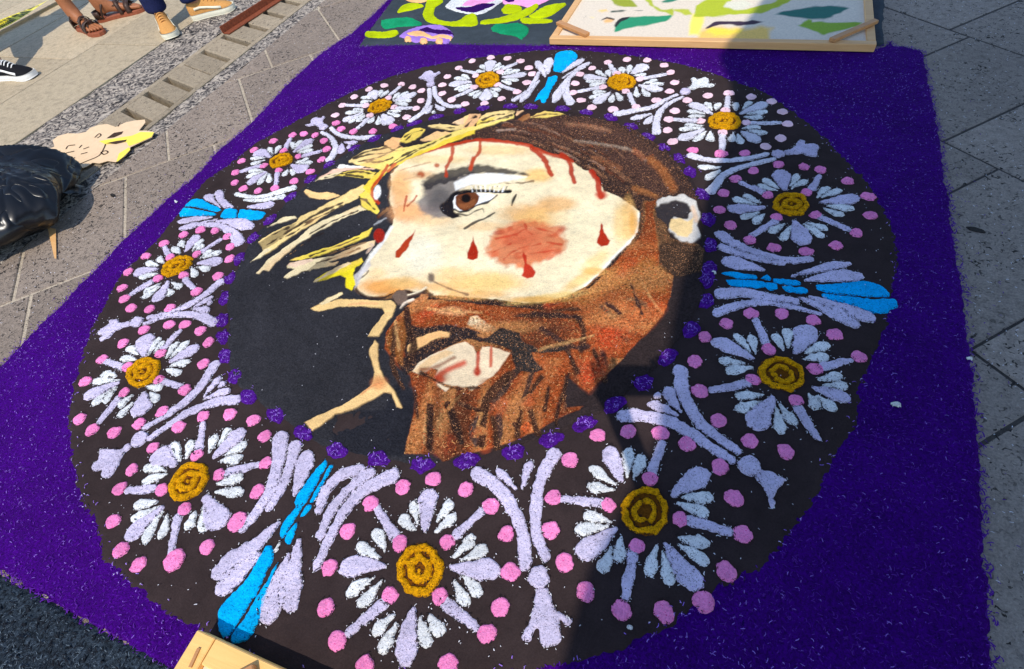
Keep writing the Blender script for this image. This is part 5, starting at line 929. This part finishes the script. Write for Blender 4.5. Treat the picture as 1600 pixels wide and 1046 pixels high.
# ================================================================== things on the stones
def smoothfn(pts, n=3):
    return curve(list(pts) + [pts[0]], n)[:-1]
ps = empty('paper_stencil', (0, 0, 0), 'peach card flower stencil dusted yellow lying over the drain by the black bag', 'stencil')
sp = [(200, 965), (260, 920), (330, 888), (318, 850), (350, 825), (410, 808), (470, 810), (520, 800), (545, 775), (600, 757), (650, 752), (700, 770), (760, 742), (820, 730), (876, 725), (880, 742), (840, 792), (890, 792), (932, 800), (920, 830), (850, 862), (790, 890), (785, 910), (755, 945), (700, 982), (650, 975), (600, 990), (560, 985), (520, 1010), (430, 1040), (330, 1080), (260, 1090), (225, 1010)]
ZS = .012; spw = [tuple(W(fp('c', [p]), ZS)[0]) for p in sp]
prism('card', spw, ZS - .002, ZS, M['paper'], ps)
def flat(f, pts, mat, name, par, z): return prism(name, [tuple(W(fp(f, [p]), z)[0]) for p in pts], z - .0006, z, M[mat], par)
flat('c', [(600, 855), (700, 838), (800, 822), (850, 800), (932, 802), (918, 828), (850, 860), (780, 885), (765, 860), (640, 875)], 'paperyellow', 'yellow_dust', ps, ZS + .0014); flat('c', [(705, 978), (720, 930), (780, 892), (788, 908), (752, 945), (712, 978)], 'paperyellow', 'yellow_dust', ps, ZS + .0014)
flat('c', [(645, 838), (690, 805), (745, 796), (735, 812), (690, 832)], 'ink', 'cut_slot', ps, ZS + .0016); flat('c', [(640, 868), (700, 855), (768, 846), (760, 858), (700, 872)], 'ink', 'cut_slot', ps, ZS + .0022)
for pts in ([(400, 905), (415, 885), (455, 880)], [(480, 898), (497, 880)], [(505, 905), (540, 892)], [(330, 935), (365, 915)], [(300, 975), (310, 960), (345, 958)], [(380, 950), (400, 930), (450, 918)], [(385, 958), (400, 963), (428, 950)], [(420, 980), (455, 955)], [(318, 995), (350, 985), (375, 975)], [(490, 935), (530, 925)], [(575, 835), (600, 812), (612, 822), (590, 838)], [(430, 1020), (520, 980), (600, 945), (630, 900), (640, 875)], [(610, 925), (640, 915), (655, 925), (630, 938), (612, 925)], [(715, 768), (730, 745)]):
    c = curve([tuple(W(fp('c', [p]), ZS)[0]) for p in pts], 3); sh = []
    V = []; Qs = []
    for i, p in enumerate(c):
        d = (c[min(i + 1, len(c) - 1)] - c[max(i - 1, 0)]); d /= np.linalg.norm(d); n_ = np.array([-d[1], d[0]]) * .0028
        V += [(*(p - n_), ZS + .0016), (*(p + n_), ZS + .0016)]
        if i: Qs.append((2 * i - 2, 2 * i, 2 * i + 1, 2 * i - 1))
    link('pencil_mark', mesh_np('pencil_mark', V, Qs, False), M['ink'], ps)
# pointed sliver of wood under the bag
sl = flat('z', [(74, 355), (87, 358), (88, 404), (85, 404)], 'pine', 'wood_sliver', None, .006); tag(sl, 'thin pointed sliver of pale wood sticking out from under the black bag', 'wood')
# rusty iron
ri = empty('iron_bar', (0, 0, 0), 'rusty reddish brown angle iron lying along the stone drain', 'iron bar')
p1, p2 = W([(351, 49), (560, -85)], .02); bar3('flange', (*p1, .003), (*p2, .003), .05, .006, M['rust'], ri, .001)
bar3('web', (p1[0] - .022, p1[1], .0095), (p2[0] - .022, p2[1], .0095), .006, .034, M['rust'], ri, .001)
# tape
tp = empty('caution_tape', (0, 0, 0), 'yellow plastic barrier tape with black printing stretched low across the walkway', 'tape')
tpz = .05; T0, T1 = W([(-60, 66), (120, -26)], tpz); T0 = Vector((*T0, tpz)); T1 = Vector((*T1, tpz)); L = (T1 - T0).length; dd = (T1 - T0).normalized(); nn = Vector((-dd.y, dd.x, 0))
V = []; Qs = []
for i in range(41):
    s = i / 40; p = T0 + (T1 - T0) * s + Vector((0, 0, -.012 * math.sin(math.pi * s))) ; tw = .35 * math.sin(6 * s)
    for e in (-1, 1): q = p + nn * (.05 * e) * math.cos(tw) + Vector((0, 0, .036 * e * math.sin(tw))); V.append(tuple(q))
    if i: Qs.append((2 * i - 2, 2 * i, 2 * i + 1, 2 * i - 1))
link('tape_strip', mesh_np('tape_strip', V, Qs), M['tape'], tp)
V = []; Qs = []; n0 = 0
for s0 in np.arange(.02, .62, .016):
    for e0, e1 in ((-.8, -.1), (.05, .75)):
        if random.random() < .3: continue
        a = s0 + random.uniform(0, .003); b = a + random.uniform(.007, .012); q = []
        for s, e in ((a, e0), (b, e0), (b, e1), (a, e1)):
            tw = .35 * math.sin(6 * s); p = T0 + (T1 - T0) * s + Vector((0, 0, -.012 * math.sin(math.pi * s) + .0015)); q.append(tuple(p + nn * (.05 * e) * math.cos(tw) + Vector((0, 0, .036 * e * math.sin(tw)))))
        V += q; Qs.append((n0, n0 + 1, n0 + 2, n0 + 3)); n0 += 4
link('tape_print', mesh_np('tape_print', V, Qs, False), M['tapeink'], tp)
# bin bag
bag = empty('bin_bag', (-1.98, -.31, 0), 'bulging shiny black plastic rubbish bag on the paving at the left edge', 'bag')
def bagmesh():
    V = []; Qs = []; nu, nv = 260, 150
    for j in range(nv + 1):
        ph = math.pi * j / nv
        for i in range(nu):
            th = 2 * math.pi * i / nu; V.append((math.sin(ph) * math.cos(th), math.sin(ph) * math.sin(th), math.cos(ph)))
        if j:
            for i in range(nu):
                a = (j - 1) * nu + i; b = (j - 1) * nu + (i + 1) % nu; Qs.append((a, b, b + nu, a + nu))
    V = np.array(V); el = V[:, 2]
    # creases run from the tied neck down the sides
    nk = np.array((-.30, .25, .92)); nk /= np.linalg.norm(nk); e1 = np.cross(nk, (0, 1, 0)); e1 /= np.linalg.norm(e1); e2 = np.cross(nk, e1)
    az = np.arctan2(V @ e2, V @ e1); d = np.arccos(np.clip(V @ nk, -1, 1)); wob = .5 * noise(V[:, 0] * 1.0 + 4, V[:, 1] + V[:, 2], 1.4)
    fold = np.zeros(len(V))
    for fq, am, sd in ((4, .075, 1), (7, .055, 5), (12, .026, 9), (22, .008, 13)):
        u = (az + wob * .6) / (2 * math.pi) * fq
        c = np.cos(az + wob * .6); sn_ = np.sin(az + wob * .6)
        n = noise(c * fq * .16 + sd, sn_ * fq * .16 + d * .16, 2.6)
        fold += am * (1 - 2.6 * (np.abs(n) + .002) ** .75) * np.clip(d * 1.6, .2, 1)
    lump = .11 * noise(V[:, 0] + 2, V[:, 1] + V[:, 2], .55) + .035 * noise(V[:, 0] * 1.3 + 6, V[:, 1] * 1.3 - V[:, 2], 2.4)
    dent = -.0 * np.exp(-((V[:, 0] - .35) ** 2 + (V[:, 1] + .1) ** 2) / .05) * (el > 0)
    r = 1 + fold + lump + dent + .10 * np.exp(-(d / .22) ** 2)
    X = V * r[:, None]; X[:, 0] *= .42; X[:, 1] *= .36; X[:, 2] = np.where(X[:, 2] > 0, X[:, 2] * .145, X[:, 2] * .09) + .08
    X[:, 2] = np.maximum(X[:, 2], .003 + .002 * V[:, 0])
    return mesh_np('bag_body', X, Qs)
link('bag_body', bagmesh(), M['plastic'], bag)
V = []; Qs = []                                        # gathered neck of the bag
for j in range(12):
    for i in range(28):
        t = 2 * math.pi * i / 28; r = (.10 - .018 * j if j < 4 else .035 + .008 * (j - 4)) * (1 + .22 * math.sin(7 * t + j * .2)); V.append((-.14 + r * math.cos(t) - .010 * j, .10 + r * math.sin(t), .205 + .010 * j))
    if j:
        for i in range(28): a = (j - 1) * 28 + i; b = (j - 1) * 28 + (i + 1) % 28; Qs.append((a, b, b + 28, a + 28))
link('bag_neck', mesh_np('bag_neck', V, Qs), M['plastic'], bag)
V = []; Qs = []
for i in range(24):
    s = i / 23; x = .22 + .09 * s; y = .18 + .07 * s
    for e in (-1, 1): V.append((x + .06 * e * (1 - s * .6), y - .06 * e * (1 - s * .6),   .13 - .11 * s + .006 * math.sin(14 * s + e)))
    if i: Qs.append((2 * i - 2, 2 * i, 2 * i + 1, 2 * i - 1))
link('bag_flap', mesh_np('bag_flap', V, Qs), M['plastic'], bag)

for (x, y, r1, r2) in ((1525, 359, .022, .010), (176, 305, .016, .009)):
    c = W([(x, y)], .003)[0]; o = prism('pit', [(c[0] + r1 * math.cos(t + .5) * random.uniform(.8, 1.1), c[1] + r2 * math.sin(t) * random.uniform(.8, 1.1)) for t in np.arange(0, 6.2, .5)], -.002, .0035, M['dirt'], pav)
for (x, y, r1) in ((1401, 632, .007), (1115, 426, .006), (1515, 560, .004), (985, 980, .004), (275, 315, .005)):
    c = W([(x, y)], .016)[0]; mound('white_crumb', [('p', circ(c, r1, 9, 1.2, .7, .2))], .0165, .004, M['white'], carpet, cell=.0015, edge=.002, rag=.0005)
# ================================================================== people
def skin(name, verts, edges, rad, mat, parent, sub=2):
    me = bpy.data.meshes.new(name); me.from_pydata(verts, edges, []); me.update()
    o = bpy.data.objects.new(name, me); COL.objects.link(o); md = o.modifiers.new('skin', 'SKIN')
    for i, r in enumerate(rad): me.skin_vertices[0].data[i].radius = (r, r) if not isinstance(r, tuple) else r
    me.skin_vertices[0].data[0].use_root = True
    ms = o.modifiers.new('sub', 'SUBSURF'); ms.levels = sub
    dg = bpy.context.evaluated_depsgraph_get(); m2 = bpy.data.meshes.new_from_object(o.evaluated_get(dg))
    bpy.data.objects.remove(o); 
    m2.polygons.foreach_set('use_smooth', [True] * len(m2.polygons)); m2.materials.clear()
    return link(name, m2, mat, parent)
def foot_frame(heel, toe):
    d = np.array(toe) - np.array(heel); L = np.linalg.norm(d); d = d / L; n = np.array([-d[1], d[0]])
    return lambda s, t, z=0.0: (heel[0] + d[0] * s * L + n[0] * t, heel[1] + d[1] * s * L + n[1] * t, z), L
def person(label, feet, facing, skinm, bare, bottoms, top, lean=(0, 0), hairm='hair', arms=None, group=None, cuff=.22):
    """feet: two (heel, toe) pairs on the ground, right foot first; body above them"""
    hips = (np.array(feet[0][0]) + np.array(feet[1][0])) / 2 + np.array(lean); fx, fy = math.cos(facing), math.sin(facing); rx, ry = fy, -fx
    root = empty('person', (hips[0], hips[1], 0), label, 'person'); ox, oy = hips
    def L(f, r, z): return (fx * f + rx * r, fy * f + ry * r, z)
    V = [L(0, 0, .95)]; R = [(.13, .10)]; E = []
    def add(p, r, pi): V.append(p); R.append(r); E.append((pi, len(V) - 1)); return len(V) - 1
    a = add(L(0, 0, 1.12), .115, 0); b = add(L(0, 0, 1.30), .135, a); c = add(L(0, 0, 1.44), .07, b); n_ = add(L(.01, 0, 1.50), .052, c); hd = add(L(.02, 0, 1.60), .085, n_); hd2 = add(L(.02, 0, 1.68), .08, hd)
    noseb = add(L(.105, 0, 1.61), .014, hd)
    legs = []
    for i, (heel, toe) in enumerate(feet):
        s = 1 if i == 0 else -1; F, FL = foot_frame(heel, toe); k0 = add(L(0, s * .09, .86), .088, 0)
        an = F(.17, 0, .088); an = (an[0] - ox, an[1] - oy, an[2]); kn = ((V[k0][0] * .45 + an[0] * .55) + fx * .045, (V[k0][1] * .45 + an[1] * .55) + fy * .045, .48)
        kk = add(kn, .056, k0); cf = add(tuple(kn[q] * .62 + an[q] * .38 for q in range(3)), .05, kk); ak = add(an, .034, cf); legs.append((k0, kk, cf, ak))
        def G(s_, t_, z_): p = F(s_, t_, z_); return (p[0] - ox, p[1] - oy, p[2])
        z0 = .024
        fs = 1 if bare else .72
        he = add(G(.10, 0, z0 + .022), .027 * fs, ak); md = add(G(.5 if bare else .4, 0, z0 + .028 * fs), .03 * fs, ak); bl_ = add(G(.68, 0, z0 + .017 * fs), .03 * fs, md)
        if bare:
            sgn = s
            for t, l, r in ((.030 * -sgn * -1, .97, .0125), (.010 * sgn, .96, .0095), (-.006 * sgn, .93, .009), (-.021 * sgn, .89, .0085), (-.035 * sgn, .84, .008)):
                t = -t if False else t
                q = add(G(.76, t * .9, z0 + .015), .012, bl_); add(G(l, t, z0 + .008), r, q)
        else: add(G(.80, 0, z0 + .010), .016, bl_)
    for s in (1, -1):
        sh = add(L(0, s * .17, 1.38), .055, b)
        if arms: el_, ha = arms[0 if s == 1 else 1]
        else: el_, ha = L(-.02, s * .24, 1.10), L(.08, s * .24, .86)
        e_ = add(el_, .036, sh); h_ = add(ha, .024, e_)
        d = np.array(ha) - np.array(el_); d /= np.linalg.norm(d); pl = tuple(np.array(ha) + d * .06); p_ = add(pl, (.03, .016), h_)
        sd2 = np.cross(d, (0, 0, 1.0)); sd2 = sd2 / (np.linalg.norm(sd2) + 1e-6) if np.linalg.norm(sd2) > .1 else np.array([rx, ry, 0])
        for k, ln_ in ((-.024, .055), (-.008, .07), (.008, .068), (.024, .05)):
            q = add(tuple(np.array(pl) + sd2 * k + d * .035), .009, p_); add(tuple(np.array(pl) + sd2 * k * 1.1 + d * (.035 + ln_) + np.array((fx, fy, 0)) * .015), .0075, q)
        q = add(tuple(np.array(ha) + d * .03 - sd2 * .03 + np.array((fx, fy, 0)) * .015), .010, h_); add(tuple(np.array(ha) + d * .065 - sd2 * .045 + np.array((fx, fy, 0)) * .03), .009, q)
    skin('body', V, E, R, skinm, root)
    hv = [V[hd2], L(-.03, 0, 1.66), L(-.05, 0, 1.58)]; skin('hair', hv, [(0, 1), (1, 2)], [.096, .095, .08], M[hairm], root)
    # shirt
    sv = [L(0, 0, .90), L(0, 0, 1.12), L(0, 0, 1.30), L(0, 0, 1.40)]; se = [(0, 1), (1, 2), (2, 3)]; sr = [.155, .145, .165, .10]
    for s in (1, -1):
        i0 = len(sv); sv.append(L(0, s * .17, 1.38)); sr.append(.075); se.append((2, i0))
        el_ = (arms[0 if s == 1 else 1][0] if arms else L(-.02, s * .24, 1.10)); sv.append(tuple(np.array(sv[i0]) * .4 + np.array(el_) * .6)); sr.append(.06); se.append((i0, i0 + 1))
    skin('shirt', sv, se, sr, M[top], root)
    tv = [L(0, 0, .97)]; te = []; tr_ = [.15]
    for i, (k0, kk, cf, ak) in enumerate(legs):
        b0 = len(tv); tv.append(V[k0]); tr_.append(.108); te.append((0, b0)); tv.append(V[kk]); tr_.append(.082); te.append((b0, b0 + 1))
        if cuff < .4:
            k1 = np.array(V[kk]); k2 = np.array(V[ak]); d = k2 - k1; up = .14
            for t, r in ((.40, .076), (.65, .070), (.82, .064), (.93, .068), (1.0, .060)):
                if k1[2] + d[2] * t < cuff - .0: 
                    pass
                tv.append(tuple(k1 + d * t)); tr_.append(r); te.append((len(tv) - 2, len(tv) - 1))
    skin(bottoms[0], tv, te, tr_, M[bottoms[1]], root)
    return root, legs, V
def lowshoe(root, heel, toe, mat, solemat, side, high=False):
    """a laced shoe from heel to toe: sole, upper, toe cap, laces, side stripe"""
    F, L = foot_frame(heel, toe); ox, oy = root.location.x, root.location.y
    def G(s, t, z): p = F(s, t, z); return (p[0] - ox, p[1] - oy, p[2])
    prof = [(-.02, .020), (.02, .034), (.10, .040), (.25, .037), (.42, .036), (.58, .044), (.72, .050), (.84, .047), (.93, .036), (.985, .018)]
    V = []; Qs = []; n = len(prof)
    for z, g in ((0, .97), (.006, 1.03), (.026, 1.04), (.031, .99)):
        for s, hw_ in prof: V.append(G(s + (.01 if s > .5 else -.01) * (g - 1) * 30 * .1, hw_ * g, z + (.008 * max(0, (s - .8) / .2) ** 2 if z < .01 else .004 * max(0, (s - .8) / .2))))
        for s, hw_ in prof[::-1]: V.append(G(s, -hw_ * g, z + (.008 * max(0, (s - .8) / .2) ** 2 if z < .01 else .004 * max(0, (s - .8) / .2))))
    m = 2 * n
    for j in range(3):
        for i in range(m): Qs.append((j * m + i, j * m + (i + 1) % m, (j + 1) * m + (i + 1) % m, (j + 1) * m + i))
    for base in (0, 3 * m):
        for i in range(n - 1): q = (base + i, base + i + 1, base + m - 2 - i, base + m - 1 - i); Qs.append(q if base == 0 else q[::-1])
    sole = link('sole', mesh_np('sole', V, Qs), solemat, root)
    ht = [(-.01, .075), (.03, .10), (.12, .108), (.22, .112 if high else .100), (.34, .108 if high else .092), (.46, .092), (.58, .075), (.70, .061), (.82, .053), (.92, .042), (.975, .030)]
    wd = [.020, .033, .038, .037, .034, .036, .041, .046, .044, .034, .014]; V = []; Qs = []; m = 15
    for (s, h_), w_ in zip(ht, wd):
        for i in range(m):
            t = math.pi * i / (m - 1); c, sn = math.cos(t), math.sin(t)
            ex = abs(c) ** .75 * (1 if c > 0 else -1); narrow = 1 - .38 * sn ** 2 * (1 if s < .6 else .3)
            V.append(G(s, w_ * ex * narrow, .026 + (h_ - .026) * sn ** .7))
    for j in range(len(ht) - 1):
        for i in range(m - 1): Qs.append((j * m + i, (j + 1) * m + i, (j + 1) * m + i + 1, j * m + i + 1))
    up = link('upper', mesh_np('upper', V, Qs), mat, root); md = up.modifiers.new('sub', 'SUBSURF'); md.levels = md.render_levels = 2
    # laces
    for k in range(5):
        s = .36 + k * .065; h_ = np.interp(s, [a for a, _ in ht], [b for _, b in ht]) + .003; lv = [G(s - .02, .022, h_ - .012), G(s, .008, h_ + .002), G(s + .01, -.008, h_ + .002), G(s - .01, -.022, h_ - .012)]
        skin('lace', lv, [(0, 1), (1, 2), (2, 3)], [.0032] * 4, lacemat, root, 1)
    for sd3 in (1, -1):
        V = []; Qs = []; pts = [(.72, .040), (.58, .046), (.42, .055), (.28, .062), (.14, .060)]
        for i, (s, z) in enumerate(pts):
            w_ = np.interp(s, [a for a, _ in ht], wd); hh = np.interp(s, [a for a, _ in ht], [b for _, b in ht])
            for e in (-.006, .006):
                sn = min(1, max(0, (z + e - .026) / (hh - .026))) ** (1 / .7); c = math.sqrt(max(0, 1 - sn * sn)); narrow = 1 - .38 * sn ** 2
                V.append(G(s, sd3 * (w_ * c ** .75 * narrow + .0035), z + e))
            if i: Qs.append((2 * i - 2, 2 * i, 2 * i + 1, 2 * i - 1))
        o = link('side_stripe', mesh_np('side_stripe', V, Qs), stripemat, root); sm = o.modifiers.new('s', 'SOLIDIFY'); sm.thickness = .002; sm.offset = 0
def sandal(root, heel, toe):
    F, L = foot_frame(heel, toe); ox, oy = root.location.x, root.location.y
    def G(s, t, z): p = F(s, t, z); return (p[0] - ox, p[1] - oy, p[2])
    prof = [(-.03, .018), (.02, .032), (.12, .038), (.3, .034), (.5, .038), (.7, .049), (.85, .048), (.96, .034), (1.02, .014)]
    out = [G(s, w_, 0)[:2] for s, w_ in prof] + [G(s, -w_, 0)[:2] for s, w_ in prof[::-1]]
    prism('sole', out, 0, .022, M['sandalsole'], root, ch=.003)
    def strap(pts, w_=.009): 
        c = curve([G(*p) for p in pts], 4); d = []; V = []; Qs = []
        for i, p in enumerate(c):
            dd_ = c[min(i + 1, len(c) - 1)] - c[max(i - 1, 0)]; fwd = np.array(G(1, 0, 0)) - np.array(G(0, 0, 0)); fwd /= np.linalg.norm(fwd)
            V += [tuple(p - fwd * w_), tuple(p + fwd * w_)]
            if i: Qs.append((2 * i - 2, 2 * i, 2 * i + 1, 2 * i - 1))
        o = link('strap', mesh_np('strap', V, Qs), M['leather'], root); s_ = o.modifiers.new('s', 'SOLIDIFY'); s_.thickness = .0035; s_.offset = 1
    strap([(.72, .047, .018), (.72, .036, .062), (.72, .0, .074), (.70, -.036, .060), (.70, -.048, .018)], .016)
    strap([(.52, .040, .018), (.50, .032, .072), (.50, .0, .090), (.52, -.030, .070), (.54, -.040, .018)], .012)
    strap([(.80, .030, .05), (.62, .0, .085), (.45, -.03, .07)], .008); strap([(.78, -.030, .05), (.62, .004, .087), (.45, .03, .07)], .008)
    strap([(.12, .038, .02), (.20, .042, .07), (.26, .03, .098), (.28, 0, .105), (.26, -.03, .098), (.20, -.042, .07), (.12, -.038, .02)], .007)
    # heel counter
    V = []; Qs = []
    for i in range(11):
        t = math.pi * (.5 + i / 10); s_ = .10 + .16 * math.cos(t) * 1.0; w_ = .041 * math.sin(t)
        V += [G(s_, w_, .022), G(s_, w_, .062)]
        if i: Qs.append((2 * i - 2, 2 * i, 2 * i + 1, 2 * i - 1))
    o = link('heel_counter', mesh_np('heel_counter', V, Qs), M['leather'], root); s2 = o.modifiers.new('s', 'SOLIDIFY'); s2.thickness = .004
g0 = lambda p: tuple(W([p], 0)[0])
lacemat = M['suede']; stripemat = M['sole']
# the man in sandals
fB = [((-3.335, 1.40), (-3.04, 1.315)), ((-3.26, 1.505), (-3.02, 1.685))]
rB, lg, _ = person('person in brown leather sandals, bare brown legs and dark shorts standing on the walkway', [fB[0], fB[1]], math.radians(10), M['skin1'], True, ('shorts', 'blackcloth'), 'whitecloth', (-.06, -.02), cuff=.5)
sandal(rB, *fB[0]); sandal(rB, *fB[1])
# the one in mustard shoes
fC = [((-2.625, 1.455), (-2.405, 1.275)), ((-2.47, 1.535), (-2.255, 1.695))]
rC, lg, _ = person('person in rolled dark navy trousers and mustard suede trainers with cream soles', [fC[0], fC[1]], math.radians(0), M['skin2'], False, ('trousers', 'denim'), 'greycloth', (-.08, 0), cuff=.2)
lowshoe(rC, *fC[0], M['suede'], M['sole'], 1, True); lowshoe(rC, *fC[1], M['suede'], M['sole'], 1, True)
# black canvas sneaker at the left edge
lacemat = M['whiteleather']; stripemat = M['whiteleather']
fA = [((-3.30, .76), (-3.03, .80)), ((-3.42, .98), (-3.16, 1.06))]
fA = [((-3.29, .765), (-3.02, .795)), ((-3.85, .90), (-3.59, .95))]
rA, lg, _ = person('person at the left edge in a black canvas sneaker with white laces and toe', [fA[0], fA[1]], math.radians(10), M['skin1'], False, ('shorts', 'blackcloth'), 'greycloth', (-.04, -.03), cuff=.5)
lowshoe(rA, *fA[0], M['canvas'], M['whiteleather'], 1); lowshoe(rA, *fA[1], M['canvas'], M['whiteleather'], 1)
# bystanders to the left whose shadows cross the walkway
for k, (x, y, fc_) in enumerate([(-3.75, .35, 0), (-4.35, .25, .3)]):
    ff = [((x, y), (x + .27, y + .02)), ((x - .02, y + .22), (x + .25, y + .26))]
    r_, _, _ = person(['person in a white shirt watching from the walkway left of the bin bag', 'person in a grey shirt further left on the walkway by the tape'][k], ff, fc_, M['skin2'], False, ('trousers', 'blackcloth'), ['whitecloth', 'greycloth'][k], (0, 0), cuff=.2)
    lowshoe(r_, *ff[0], M['canvas'], M['whiteleather'], 1); lowshoe(r_, *ff[1], M['canvas'], M['whiteleather'], 1)
# the one taking the picture: phone in both hands, just behind the lens
fwd = Vector(RM @ np.array([0, 0, -1])); rt = Vector(RM @ np.array([1, 0, 0])); upv = Vector(RM @ np.array([0, 1, 0]))
bm = bmesh.new(); bmesh.ops.create_cube(bm, size=1)
for v in bm.verts: v.co = Vector((v.co.x * .158, v.co.y * .074, v.co.z * .008))
bmesh.ops.bevel(bm, geom=bm.edges[:], offset=.003, segments=2, affect='EDGES')
me = bpy.data.meshes.new('phone'); bm.to_mesh(me); bm.free(); ph = link('phone', me, M['phone'])
ph.matrix_world = Matrix.Translation(Vector(CAM) - fwd * .02 + rt * .055) @ Matrix.Rotation(EUL[2], 4, 'Z') @ Matrix.Rotation(EUL[1], 4, 'Y') @ Matrix.Rotation(EUL[0], 4, 'X')
tag(ph, 'dark smartphone held level in both hands over the near edge of the carpet', 'phone')
px_, py_ = 1.10, -1.62; ff = [((px_ + .13, py_), (px_ + .10, py_ + .26)), ((px_ - .10, py_), (px_ - .14, py_ + .26))]
hL = Vector(CAM) - fwd * .035 - rt * .02; hR = Vector(CAM) - fwd * .035 + rt * .13; hx, hy = px_ + .015, py_
arms = []
for e_, hnd in (((.24, .14, 1.04), hR), ((-.17, .14, .98), hL)):
    tgt = Vector((hnd.x - hx, hnd.y - hy, hnd.z)); d_ = (tgt - Vector(e_)).normalized(); arms.append((e_, tuple(tgt - d_ * .10)))
rP, _, _ = person('person standing on the near side of the carpet taking a picture with a phone', ff, math.radians(98), M['skin2'], False, ('trousers', 'denim'), 'greycloth', arms=arms)
lacemat = M['whiteleather']; lowshoe(rP, *ff[0], M['canvas'], M['whiteleather'], 1); lowshoe(rP, *ff[1], M['canvas'], M['whiteleather'], 1)

# ================================================================== canopy added out of view, edge shaped to shade the right of the carpet
can = empty('added_canopy', (2.6, -2.0, 0), 'added out-of-view shade caster, large blue cloth awning on grey poles behind the near right corner', 'added_canopy'); can.location = (0, 0, 0)
tz = math.tan(SUN_EL)
edge = [(.60, -1.7), (.62, -1.0), (.625, -.85), (.66, -.72), (.70, -.55), (.685, -.35), (.68, -.18), (.68, -.05), (.70, .12), (.70, .35), (.745, .7), (.70, 1.0), (.64, 1.2), (.70, 1.4), (.78, 1.75), (.86, 2.2), (.95, 3.2)]
def up(p, z): return (p[0] - SDX * z / tz, p[1] - SDY * z / tz, z)
V = []; Qs = []
for i, p in enumerate(edge):
    z = 2.35 + .5 * i / (len(edge) - 1) + (.6 if i > 8 else .6 * i / 8)
    for k in range(5):
        xx = p[0] + k * .95; q = up((xx, p[1]), z + .04 * math.sin(1.6 * k)); V.append(q)
    if i:
        for k in range(4): a = (i - 1) * 5 + k; Qs.append((a, a + 1, a + 6, a + 5))
o = link('cloth', mesh_np('cloth', V, Qs), M['awning'], can); s_ = o.modifiers.new('s', 'SOLIDIFY'); s_.thickness = .006
for i, k in ((0, 1), (0, 4), (16, 4), (8, 4)):
    v = V[i * 5 + k]; bmn = bmesh.new(); bmesh.ops.create_cone(bmn, cap_ends=True, segments=12, radius1=.025, radius2=.025, depth=v[2] - .01)
    bmn.transform(Matrix.Translation((v[0], v[1], (v[2] - .01) / 2))); me = bpy.data.meshes.new('pole'); bmn.to_mesh(me); bmn.free(); link('pole', me, M['steel'], can)
